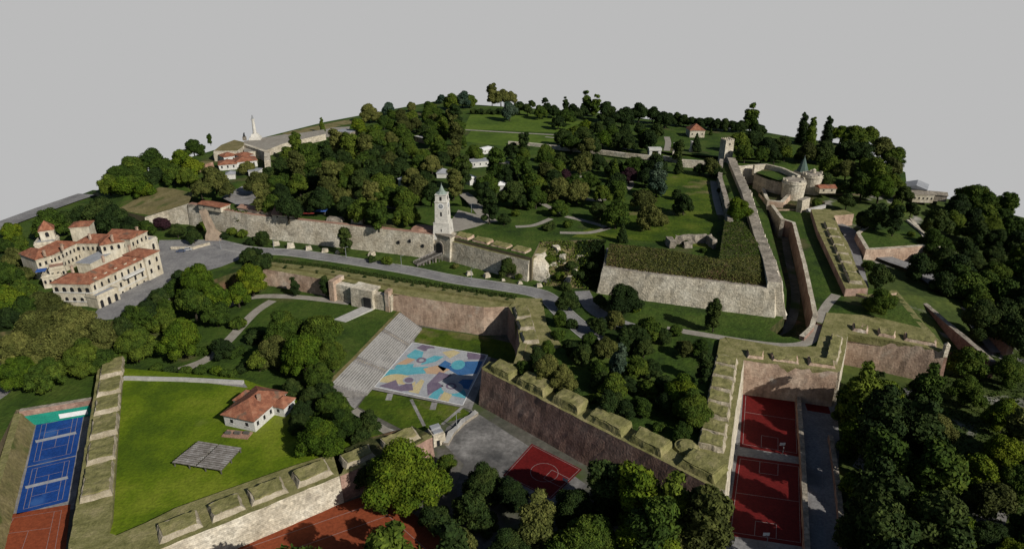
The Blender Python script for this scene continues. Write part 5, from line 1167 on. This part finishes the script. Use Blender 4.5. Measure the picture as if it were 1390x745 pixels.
def fill(poly, dist, rr, kinds, cols, n=400, avoid=(), sy=.75):
    xs = [p[0] for p in poly]; ys = [p[1] for p in poly]; out = []
    for _ in range(n * 12):
        x, y = rnd.uniform(min(xs), max(xs)), rnd.uniform(min(ys), max(ys))
        if not inpoly(x, y, poly) or any(math.hypot(x - a, y - b) < c for a, b, c in avoid): continue
        s = .75 + .5 * (y - min(ys)) / max(1, max(ys) - min(ys))
        if all(math.hypot(x - a[0], (y - a[1]) / sy) > dist * s for a in out + ALL):
            out.append((x, y, rnd.uniform(*rr) * s, rnd.choice(kinds), rnd.choice(cols)))
            if len(out) >= n: break
    return out

grove('on hillside at left skyline', -7, [(146, 248, 13), (162, 236, 15), (180, 224, 16, 'round', 'mid'), (202, 216, 17), (220, 226, 14), (166, 252, 14, 'round', 'bright'), (186, 244, 15), (206, 240, 15, 'round', 'dark'), (196, 256, 12, 'round', 'bright')], 10)
grove('beside the pavilion roofs', -2, [(262, 200, 11, 'round', 'mid'), (246, 214, 13, 'round', 'bright'), (260, 226, 14, 'round', 'bright'), (236, 236, 13, 'round', 'mid'), (253, 240, 12), (285, 190, 4, 'tall', 'mid'), (290, 240, 16, 'round', 'olive', 0), (310, 256, 10, 'round', 'olive', 0), (334, 226, 9, 'round', 'olive', 0), (272, 255, 10, 'round', 'olive', 0)], 10)
grove('on slope behind the palace', -12, [(132, 284, 20, 'round', 'dark'), (110, 294, 14, 'round', 'dark'), (152, 296, 18, 'round', 'dark'), (66, 302, 18, 'round', 'mid'), (92, 296, 14, 'round', 'dark'), (178, 304, 12, 'round', 'dark'), (200, 308, 10, 'round', 'mid'), (240, 312, 9, 'round', 'dark'), (262, 318, 10, 'round', 'dark'), (276, 306, 8, 'shrub', 'mid')], 9)
grove('between palace and wall', -12, [(219, 301, 10, 'round', 'purple')])
grove('at far left edge', -14, [(14, 313, 12, 'round', 'bright'), (4, 334, 12, 'round', 'mid'), (20, 350, 14, 'round', 'olive'), (8, 372, 18, 'round', 'mid'), (30, 372, 12, 'round', 'olive'), (10, 402, 18, 'round', 'bright'), (28, 392, 14, 'round', 'mid'), (34, 415, 16, 'round', 'mid'), (8, 430, 16, 'round', 'dark'), (24, 330, 11, 'round', 'mid')], 18)
grove('below palace front', -20, [(62, 412, 26, 'big', 'olive'), (100, 438, 28, 'big', 'olive'), (46, 440, 30, 'big', 'olive'), (134, 456, 22, 'round', 'olive'), (72, 468, 32, 'big', 'olive'), (112, 480, 26, 'big', 'mid'), (24, 500, 26, 'big', 'bright'), (60, 505, 22, 'round', 'mid'), (22, 466, 20, 'round', 'olive'), (140, 486, 16, 'round', 'mid')], 22)
grove('right of palace trees', -20, [(182, 462, 27, 'big', 'mid'), (192, 430, 18, 'round', 'mid'), (165, 442, 14, 'round', 'dark'), (214, 404, 14, 'round', 'dark', -14), (232, 390, 12, 'round', 'mid', -14), (200, 420, 14, 'round', 'dark', -16), (246, 378, 12, 'round', 'dark', -14), (178, 424, 12, 'round', 'mid', -16), (224, 415, 13, 'round', 'mid', -16), (224, 434, 14, 'round', 'mid'), (246, 456, 28, 'big', 'bright'), (268, 382, 24, 'big', 'bright', -14), (288, 400, 18, 'round', 'bright', -16), (262, 408, 20, 'round', 'mid', -16), (293, 425, 16, 'round', 'mid'), (340, 376, 20, 'big', 'bright', -18), (352, 358, 12, 'round', 'dark', -14), (322, 398, 14, 'round', 'bright', -19)], 20)
grove('along the park path hedge', -20, [(212, 499, 8, 'shrub', 'mid'), (232, 502, 8, 'shrub', 'dark'), (252, 504, 8, 'shrub', 'mid'), (272, 502, 9, 'shrub', 'mid'), (293, 503, 8, 'shrub', 'bright'), (312, 506, 9, 'shrub', 'mid'), (330, 500, 9, 'shrub', 'dark'), (300, 470, 14, 'round', 'dark'), (275, 476, 10, 'shrub', 'mid'), (325, 440, 12, 'shrub', 'mid')], 16)
grove('left of the stone stands', -20, [(384, 446, 26, 'big', 'mid'), (430, 448, 28, 'big', 'mid'), (372, 476, 22, 'big', 'olive'), (410, 478, 30, 'big', 'bright'), (450, 482, 22, 'big', 'mid'), (432, 508, 22, 'big', 'mid'), (350, 488, 14, 'round', 'mid'), (345, 458, 12, 'shrub', 'dark'), (320, 478, 10, 'shrub', 'mid')], 20)
grove('against outer brick wall', -20, [(400, 389, 7.5, 'tall', 'dark'), (441, 391, 8, 'tall', 'dark')])
grove('behind the white house', -19, [(452, 548, 22, 'big', 'mid'), (465, 575, 24, 'big', 'mid'), (432, 592, 30, 'big', 'bright'), (405, 574, 15, 'big', 'dark'), (412, 556, 14, 'round', 'dark'), (395, 525, 12, 'round', 'dark'), (440, 530, 12, 'round', 'dark'), (420, 535, 12, 'round', 'dark'), (500, 570, 14, 'round', 'dark'), (490, 592, 12, 'round', 'dark')], 16)
grove('in front of booth', LOW, [(505, 815, 42, 'big', 'mid'), (415, 835, 34, 'big', 'mid'), (552, 640, 50, 'big', 'bright'), (606, 628, 12, 'round', 'mid'), (520, 668, 22, 'big', 'mid'), (500, 648, 18, 'round', 'dark')], 14)
grove('at bottom edge', LOW, [(622, 738, 22, 'round', 'olive'), (642, 690, 24, 'round', 'dark'), (655, 655, 27, 'big', 'dark'), (690, 668, 24, 'big', 'dark'), (690, 740, 30, 'big', 'dark'), (728, 712, 28, 'tall', 'olive'), (780, 690, 30, 'big', 'dark'), (800, 728, 40, 'big', 'mid'), (880, 728, 46, 'big', 'bright'), (925, 720, 32, 'big', 'olive'), (760, 745, 26, 'round', 'mid'), (660, 706, 16, 'round', 'dark'), (590, 700, 20, 'round', 'dark')], 18)
grove('in right bastion garden', MID, [(742, 500, 20, 'big', 'olive'), (766, 512, 18, 'big', 'olive'), (712, 498, 12, 'round', 'mid'), (790, 478, 14, 'round', 'dark'), (812, 500, 13, 'round', 'mid'), (840, 490, 14, 'tall', 'blue'), (864, 494, 16, 'round', 'mid'), (832, 520, 16, 'round', 'mid'), (828, 545, 16, 'round', 'dark'), (850, 552, 13, 'round', 'dark'), (846, 462, 14, 'cone', 'dark'),
  (862, 452, 16, 'round', 'dark'), (882, 446, 15, 'round', 'mid'), (925, 528, 26, 'big', 'bright'), (938, 552, 24, 'big', 'mid'), (905, 548, 14, 'round', 'dark'), (900, 518, 13, 'round', 'dark'), (880, 526, 12, 'round', 'mid'), (926, 582, 12, 'round', 'mid'), (895, 580, 9, 'shrub', 'mid'), (872, 548, 13, 'round', 'mid'), (815, 515, 12, 'round', 'dark'), (884, 500, 12, 'round', 'dark'), (875, 470, 13, 'round', 'dark'), (852, 520, 12, 'round', 'dark'), (730, 480, 10, 'round', 'dark'), (955, 500, 13, 'tall', 'dark'), (950, 470, 12, 'round', 'mid'), (930, 470, 12, 'round', 'olive'),
  (770, 406, 13, 'round', 'dark'), (760, 430, 10, 'round', 'mid'), (776, 440, 9, 'shrub', 'dark'), (812, 440, 12, 'round', 'dark'), (835, 432, 13, 'round', 'olive'), (800, 462, 12, 'round', 'mid'), (822, 470, 13, 'round', 'olive'), (758, 455, 10, 'shrub', 'mid'), (775, 470, 10, 'round', 'dark'), (742, 470, 9, 'round', 'mid'), (900, 455, 10, 'round', 'dark'), (916, 446, 8, 'round', 'mid'), (860, 418, 8, 'shrub', 'bright'), (806, 540, 9, 'shrub', 'mid'), (780, 530, 8, 'shrub', 'dark')], 14)
grove('below the large bastion wall', MID, [(846, 402, 24, 'big', 'dark'), (878, 440, 12, 'round', 'dark'), (970, 430, 13, 'tall', 'dark'), (815, 408, 9, 'round', 'dark')], 14)
grove('below the clock tower wall', MID, [(690, 362, 12, 'round', 'dark'), (703, 374, 7, 'shrub', 'mid'), (618, 361, 5, 'shrub', 'olive'), (468, 330, 10, 'tall', 'dark'), (470, 313, 7, 'round', 'dark', -6), (356, 322, 9, 'round', 'dark'), (342, 328, 8, 'shrub', 'dark'), (330, 318, 8, 'shrub', 'mid'), (316, 314, 8, 'shrub', 'mid'), (348, 342, 8, 'shrub', 'dark'), (336, 346, 10, 'round', 'dark'), (362, 350, 8, 'shrub', 'dark'), (305, 320, 7, 'shrub', 'dark'), (505, 352, 6, 'shrub', 'dark'), (525, 354, 8, 'shrub', 'mid')], 9)
grove('on the broken slope', -6, [(746, 352, 8, 'shrub', 'mid'), (760, 345, 8, 'shrub', 'mid'), (775, 360, 9, 'shrub', 'dark'), (790, 345, 9, 'shrub', 'dark'), (803, 336, 9, 'shrub', 'mid'), (785, 372, 8, 'shrub', 'dark'), (760, 375, 8, 'shrub', 'mid', -10), (750, 335, 6, 'shrub', 'dark'), (805, 362, 8, 'shrub', 'dark'), (768, 390, 8, 'shrub', 'dark', -12)], 9)
grove('by the road near the east battery', -13, [(1196, 374, 15, 'round', 'dark'), (1180, 362, 9, 'shrub', 'mid'), (1198, 406, 19, 'big', 'mid', -11), (1182, 412, 10, 'shrub', 'mid', -11), (1250, 360, 17, 'round', 'dark', -17), (1277, 360, 10, 'round', 'mid', -18), (1215, 302, 11, 'tall', 'dark', -9.5), (1190, 292, 16, 'round', 'dark', -9.5), (1172, 298, 10, 'round', 'dark', -11), (1237, 318, 5, 'shrub', 'mid', -9.5)], 14)
grove('between the bastion rampart and wall', 0, [(1001, 281, 17, 'big', 'bright', 1), (955, 340, 5, 'shrub', 'mid'), (932, 330, 5, 'shrub', 'dark'), (983, 258, 8, 'shrub', 'dark'), (966, 224, 12, 'round', 'olive'), (950, 228, 8, 'round', 'dark'), (975, 232, 8, 'round', 'dark'), (1052, 366, 5, 'shrub', 'dark', -10)], 14)
grove('on the meadow', 0, [(929, 276, 13, 'round', 'dark'), (918, 262, 7, 'round', 'dark'), (883, 292, 16, 'round', 'olive'), (900, 298, 8, 'round', 'olive'), (845, 318, 9, 'cone', 'dark'), (836, 290, 17, 'round', 'mid'), (872, 268, 14, 'round', 'olive'), (838, 268, 13, 'tall', 'mid'), (812, 285, 12, 'round', 'dark'), (728, 266, 14, 'round', 'mid'), (784, 258, 14, 'round', 'olive'), (758, 280, 11, 'round', 'mid'),
  (708, 272, 10, 'round', 'dark'), (818, 262, 12, 'round', 'mid'), (893, 244, 14, 'tall', 'blue'), (876, 240, 12, 'round', 'dark'), (862, 226, 14, 'round', 'mid'), (890, 226, 16, 'round', 'dark'), (854, 236, 11, 'round', 'purple'), (768, 239, 10, 'round', 'purple'), (752, 240, 8, 'round', 'purple'), (834, 234, 11, 'cone', 'mid'), (922, 226, 8, 'cone', 'dark'), (922, 206, 9, 'tall', 'dark'), (745, 308, 8, 'shrub', 'dark'), (770, 305, 8, 'shrub', 'mid'),
  (700, 290, 6, 'shrub', 'mid'), (684, 296, 8, 'round', 'dark'), (664, 282, 13, 'tall', 'dark'), (656, 266, 11, 'tall', 'dark')], 14)
grove('on the far skyline', 0, [(437, 170, 4.5, 'column', 'mid'), (407, 203, 8, 'cone', 'dark'), (500, 152, 11, 'round', 'olive'), (527, 146, 8, 'round', 'blue'), (558, 144, 6, 'round', 'olive'), (584, 144, 8, 'round', 'mid'), (599, 133, 6, 'round', 'blue'), (612, 136, 10, 'round', 'mid'), (628, 134, 10, 'round', 'blue'), (637, 136, 8, 'round', 'mid'), (668, 130, 8, 'tall', 'olive'), (680, 130, 10, 'round', 'olive'), (692, 132, 8, 'round', 'olive'), (692, 150, 11, 'round', 'blue'),
  (722, 140, 5, 'round', 'dark'), (740, 136, 4, 'round', 'dark'), (768, 140, 5, 'tall', 'dark'), (797, 140, 9, 'tall', 'mid'), (808, 144, 8, 'tall', 'mid'), (705, 144, 8, 'round', 'dark'), (742, 147, 7, 'round', 'dark'), (792, 150, 8, 'round', 'dark'), (778, 146, 7, 'round', 'dark'), (734, 150, 9, 'round', 'mid'), (752, 150, 8, 'round', 'dark'), (768, 156, 11, 'round', 'mid'), (758, 164, 9, 'round', 'dark'), (782, 152, 9, 'round', 'dark'), (716, 148, 7, 'round', 'dark'), (824, 150, 12, 'round', 'dark'), (845, 156, 14, 'round', 'dark'), (868, 152, 12, 'round', 'dark'), (886, 155, 10, 'round', 'dark'), (904, 160, 11, 'round', 'dark')], 8)
hedge = [(x, 152 + (x - 640) * .012, 5.5, 'shrub', 'dark') for x in range(642, 700, 9)]
grove('in the clipped far hedge', 0, hedge)
grove('in dark line on far right skyline', 0, [(x, 161 + (x - 920) * .12 + rnd.uniform(-1, 1), 7.5, 'round', 'dark') for x in range(918, 1012, 11)])
grove('around the square tower', 0, [(1020, 160, 11, 'tall', 'mid'), (1004, 190, 13, 'round', 'mid'), (1022, 186, 12, 'round', 'dark'), (1042, 196, 12, 'round', 'dark'), (1060, 194, 12, 'round', 'dark'), (1012, 206, 11, 'round', 'mid'), (1034, 208, 10, 'round', 'mid'), (1052, 210, 9, 'round', 'dark'), (945, 196, 8, 'cone', 'dark'), (1030, 176, 8, 'round', 'dark'), (1066, 206, 9, 'round', 'mid'), (965, 180, 3, 'cone', 'mid')], 12)
grove('on the right hill', -4, [(1090, 176, 9, 'column', 'dark', -1), (1102, 180, 9, 'column', 'mid', -1), (1124, 178, 9, 'column', 'dark', -2), (1098, 206, 14, 'round', 'olive'), (1118, 206, 14, 'round', 'dark'), (1142, 180, 11, 'round', 'bright'), (1160, 184, 15, 'round', 'mid'), (1176, 182, 13, 'round', 'mid'), (1148, 202, 14, 'round', 'dark'), (1170, 206, 16, 'round', 'dark'), (1196, 200, 15, 'round', 'olive'), (1214, 210, 12, 'round', 'mid'),
  (1130, 224, 14, 'round', 'mid'), (1150, 228, 14, 'round', 'olive'), (1186, 228, 18, 'round', 'mid'), (1210, 226, 14, 'round', 'olive'), (1172, 250, 15, 'round', 'mid', -9), (1196, 252, 18, 'big', 'bright', -9), (1212, 246, 12, 'round', 'mid', -9), (1152, 250, 12, 'round', 'dark', -9), (1120, 244, 10, 'round', 'dark', -7), (1108, 276, 7, 'shrub', 'mid', -10), (1150, 272, 10, 'round', 'dark', -11), (1126, 258, 8, 'shrub', 'dark', -9),
  (1228, 262, 10, 'round', 'dark', -12), (1218, 280, 10, 'round', 'mid', -12), (1238, 282, 9, 'round', 'dark', -13)], 12)
for i, (x, y, h, c_) in enumerate(((134, 206, 15, 'dark'), (127, 193, 19, 'mid'), (120, 179, 25, 'dark'), (112, 166, 28, 'dark'), (105, 152, 28, 'mid'), (98, 138, 28, 'dark'), (91, 124, 28, 'dark'), (85, 110, 28, 'dark'), (126, 166, 29, 'dark'), (116, 146, 29, 'mid'), (106, 126, 28, 'dark'), (98, 110, 28, 'dark'))):  # leaf colours chosen dark to carry the dimming toward the lower right
    tall_tree(x, y, h, c_, f'very tall {CW[c_]} tree on wood edge beside dark court strip, {ORD[i]} from the fort', 'very tall trees beside the court strip')
for i, (x, y, h, c_) in enumerate(((26, 146, 23, 'dark'), (33, 140, 26, 'bright'), (43, 139, 26, 'mid'), (50, 132, 26, 'olive'), (36, 128, 26, 'mid'))):
    tall_tree(x, y, h, c_, f'tall {CW[c_]} tree below the small red half court, {ORD[i]} of the bottom centre clump', 'tall trees at the bottom centre')
for i, (x, y, h, c_) in enumerate(((-27, 117, 30, 'mid'), (-14, 118, 28, 'dark'), (-46, 106, 31, 'mid'))):
    tall_tree(x, y, h, c_, f'tall {CW[c_]} tree at the lower frame edge beside orange clay court, {("middle", "right", "left")[i]} one', 'tall trees beside the orange clay court')
inner = [(470, 196), (560, 172), (622, 160), (630, 200), (632, 212), (600, 290), (500, 292), (400, 288), (350, 270), (345, 232), (372, 214), (400, 200)]
av = [(600, 236, 16), (643, 250, 12), (548, 252, 12), (432, 292, 16), (572, 192, 14), (485, 266, 14), (530, 280, 16), (575, 285, 22), (600, 262, 14), (340, 265, 14), (455, 182, 14), (440, 290, 18), (560, 278, 12)]
A1 = fill(inner, 14.5, (10, 15), ['round', 'round', 'round', 'tall'], ['mid', 'dark', 'mid', 'olive', 'dark', 'mid'], 84, av, .62); ALL += A1
grove('in wooded park left of clock tower', 0, A1, 9, 'park_tree')
inn2 = [(640, 205), (700, 198), (760, 204), (850, 216), (850, 250), (800, 254), (760, 256), (700, 262), (650, 262), (625, 250), (618, 215)]
A2 = fill(inn2, 16, (11, 15), ['round', 'round', 'tall'], ['mid', 'dark', 'olive', 'dark', 'mid'], 26, [(681, 254, 12), (643, 250, 12), (652, 222, 14), (768, 239, 10)] , .62); ALL += A2
grove('in park right of clock tower', 0, A2, 9, 'park_tree')
inn3 = [(770, 172), (800, 166), (880, 170), (905, 178), (880, 200), (820, 198), (760, 194)]
A3 = fill(inn3, 13, (9, 12), ['round'], ['mid', 'dark', 'dark', 'bright'], 18, [], .62)
grove('below the far skyline', 0, A3, 8, 'park_tree')
A4 = fill([(480, 165), (520, 155), (600, 148), (625, 152), (625, 166), (560, 176), (480, 192)], 13, (8, 11), ['round'], ['mid', 'olive', 'mid', 'bright'], 20, [(572, 192, 8)], .62)
grove('near the top left of park', 0, A4, 8, 'park_tree')
rw = [(1262, 296), (1290, 286), (1330, 262), (1380, 300), (1400, 320), (1400, 450), (1350, 450), (1290, 400), (1262, 350)]
A5 = fill(rw, 22, (15, 22), ['round', 'round', 'big'], ['mid', 'dark', 'dark', 'mid'], 34, [], .8)
grove('in the eastern wood', -22, [(*a[:5], -17 - 7 * min(1, max(0, (a[0] - 1240) / 120))) for a in A5] + [(1318, 262, 16, 'round', 'mid', -22), (1300, 278, 14, 'round', 'dark', -20), (1345, 276, 15, 'round', 'mid', -23), (1366, 284, 13, 'tall', 'mid', -23)], 18, 'woodland_tree')
rw2 = [(1160, 560), (1180, 535), (1250, 505), (1300, 480), (1400, 480), (1420, 770), (1150, 770), (1150, 640)]
A6 = fill(rw2, 33, (20, 28), ['big', 'round', 'big', 'tall'], ['mid', 'dark', 'mid', 'olive', 'dark', 'bright'], 27, [(1205, 590, 20), (1190, 650, 14), (1350, 690, 18), (1240, 480, 20)], .8)  # mostly dark and mid leaves, colour standing in for the corner's dimming
grove('in lower right wood', LOW, A6 + [(1166, 540, 27, 'tall', 'mid'), (1152, 556, 20, 'big', 'mid'), (1182, 552, 22, 'big', 'mid'), (1218, 540, 14, 'round', 'dark')], 26, 'woodland_tree')

grove('added for a dark pit in turf bank along outer brick wall', MID, [(366 + i * 21.5, 357 + i * 3.15 + (2 if i % 2 else 0), 2.6, 'shrub', 'dark', MID + .6) for i in range(16)], 60)  # dark shrubs added in place of the small shaded embrasure pits
def lamp(px_, py_, z, h, label):
    p = P(px_, py_, z); t = thing('street_lamp', (p.x, p.y, z), label, 'street lamp', 'street lamps')
    bm = BM(); cyl(bm, (0, 0, -.1), .18, .09, h, 8); tube(bm, (0, 0, h - .15), (.9, 0, h + .1), .07, .06, 6); obj('pole', bm, 'metal', t, keep=False)
    bm = BM(); box(bm, 1.1, 0, h + .02, .8, .34, .16); obj('lamp_head', bm, 'metal', t, keep=False)
lamp(620, 582, LOW, 7, 'tall thin lamp post at lower corner of the painted court lawn')
lamp(372, 338, MID, 6, 'street lamp on the road verge below the long narrow roof')
lamp(470, 350, MID, 6, 'street lamp on the road verge below the ivy covered wall')
lamp(545, 362, MID, 6, 'street lamp on the road verge just left of the timber bridge')
lamp(640, 380, MID, 6, 'street lamp on the road verge just right of the timber bridge')
lamp(300, 338, MID, 6, 'street lamp at right end of the palace forecourt by brick pier')
lamp(640, 288, 0, 5, 'street lamp on the forecourt right of the clock tower')
# ------------------------------------------------------------------ rough vegetation that nobody could count
def cover(name, label, poly, z, n, s, cols, zfun=None, hgt=.4):
    rs = np.random.RandomState(len(poly) * 7 + n); xs = [p[0] for p in poly]; ys = [p[1] for p in poly]; tri = []
    pw = [P(p[0], p[1], p[2] if len(p) > 2 else z) for p in poly]; p2 = [(p.x, p.y) for p in pw]
    tris = [[pw[i] for i in t] for t in tessellate_polygon([[Vector((p.x, p.y, 0)) for p in pw]])]
    ar = np.array([max(1e-3, (t[1] - t[0]).cross(t[2] - t[0]).length) for t in tris]); ch = rs.choice(len(tris), n, p=ar / ar.sum())
    V, Fc = [], []
    for k in ch:
        a, b = rs.rand(2); 
        if a + b > 1: a, b = 1 - a, 1 - b
        t = tris[k]; p = t[0] + (t[1] - t[0]) * a + (t[2] - t[0]) * b; ss = s * rs.uniform(.5, 1.5)
        for _ in range(4):
            d = Vector(rs.normal(size=3)).normalized(); u = d.orthogonal().normalized(); w = d.cross(u); c_ = p + Vector((*rs.uniform(-ss, ss, 2), rs.uniform(0, ss * hgt * 2)))
            i0 = len(V); V += [c_ - u * ss * .5, c_ - w * ss * .4, c_ + u * ss * .5, c_ + w * ss * .4]; Fc.append((i0, i0 + 1, i0 + 2, i0 + 3))
    me = bpy.data.meshes.new(name); me.from_pydata([tuple(v) for v in V], [], Fc); at_ = me.attributes.new('tint', 'FLOAT', 'POINT'); at_.data.foreach_set('value', np.repeat(rs.rand(len(Fc)), 4).astype('f'))
    me.materials.append(L_[cols]); o = bpy.data.objects.new(name, me); COL.objects.link(o); tag(o, label, 'undergrowth', None, 'stuff')
cover('undergrowth', 'dense dark scrub covering the bank on top of the large bastion', [(823, 361, .3), (885, 370, .3), (1049, 390, .3), (1040, 347, 2), (976, 352, 5), (900, 338, 5), (827, 330, 4.5)], 0, 5200, .42, 'olive')
cover('undergrowth', 'dry brown weeds among the scrub on the large bastion bank', [(823, 361, .3), (885, 370, .3), (1049, 390, .3), (1030, 370, 1.5), (900, 348, 3), (827, 340, 3)], 0, 3600, .4, 'dry')
cover('undergrowth', 'dark green scrub on the raised strip left of the long rampart wall', [(976, 352, 5), (1040, 347, 2), (1020, 318, 4.5), (1008, 300, 4.5), (984, 300, 4.5)], 0, 1800, .4, 'mid')
cover('undergrowth', 'tangled scrub on the collapsed slope between wall end and large bastion', [(733, 328, .3), (820, 326, .3), (812, 394, -12), (740, 388, -12)], 0, 900, .7, 'mid')
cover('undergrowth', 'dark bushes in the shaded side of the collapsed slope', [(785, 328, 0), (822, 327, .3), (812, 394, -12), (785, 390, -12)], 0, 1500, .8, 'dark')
cover('undergrowth', 'low hedge line along the front edge of the fortress road', [(350, 350), (440, 360), (560, 381), (700, 402), (700, 406), (560, 385), (440, 364), (350, 354)], MID + .2, 2600, .6, 'dark')
cover('undergrowth', 'leaf litter and low plants under the lower right wood', [(1150, 560), (1240, 520), (1300, 480), (1420, 480), (1500, 760), (1150, 760)], LOW, 5000, .6, 'mid')
cover('undergrowth', 'hanging ivy on the top of the long wall near the brick pier', [(276, 278, .6), (312, 284, .6), (312, 296, -4), (304, 288, -2), (296, 292, -4), (276, 284, -1)], 0, 260, .8, 'mid')
cover('undergrowth', 'hanging ivy on top of the long wall below the narrow building', [(312, 285, .8), (342, 290, .8), (336, 300, -4), (330, 292, -1), (322, 300, -4)], 0, 260, .8, 'mid')
print('trees', NT, 'objects', len(bpy.data.objects))
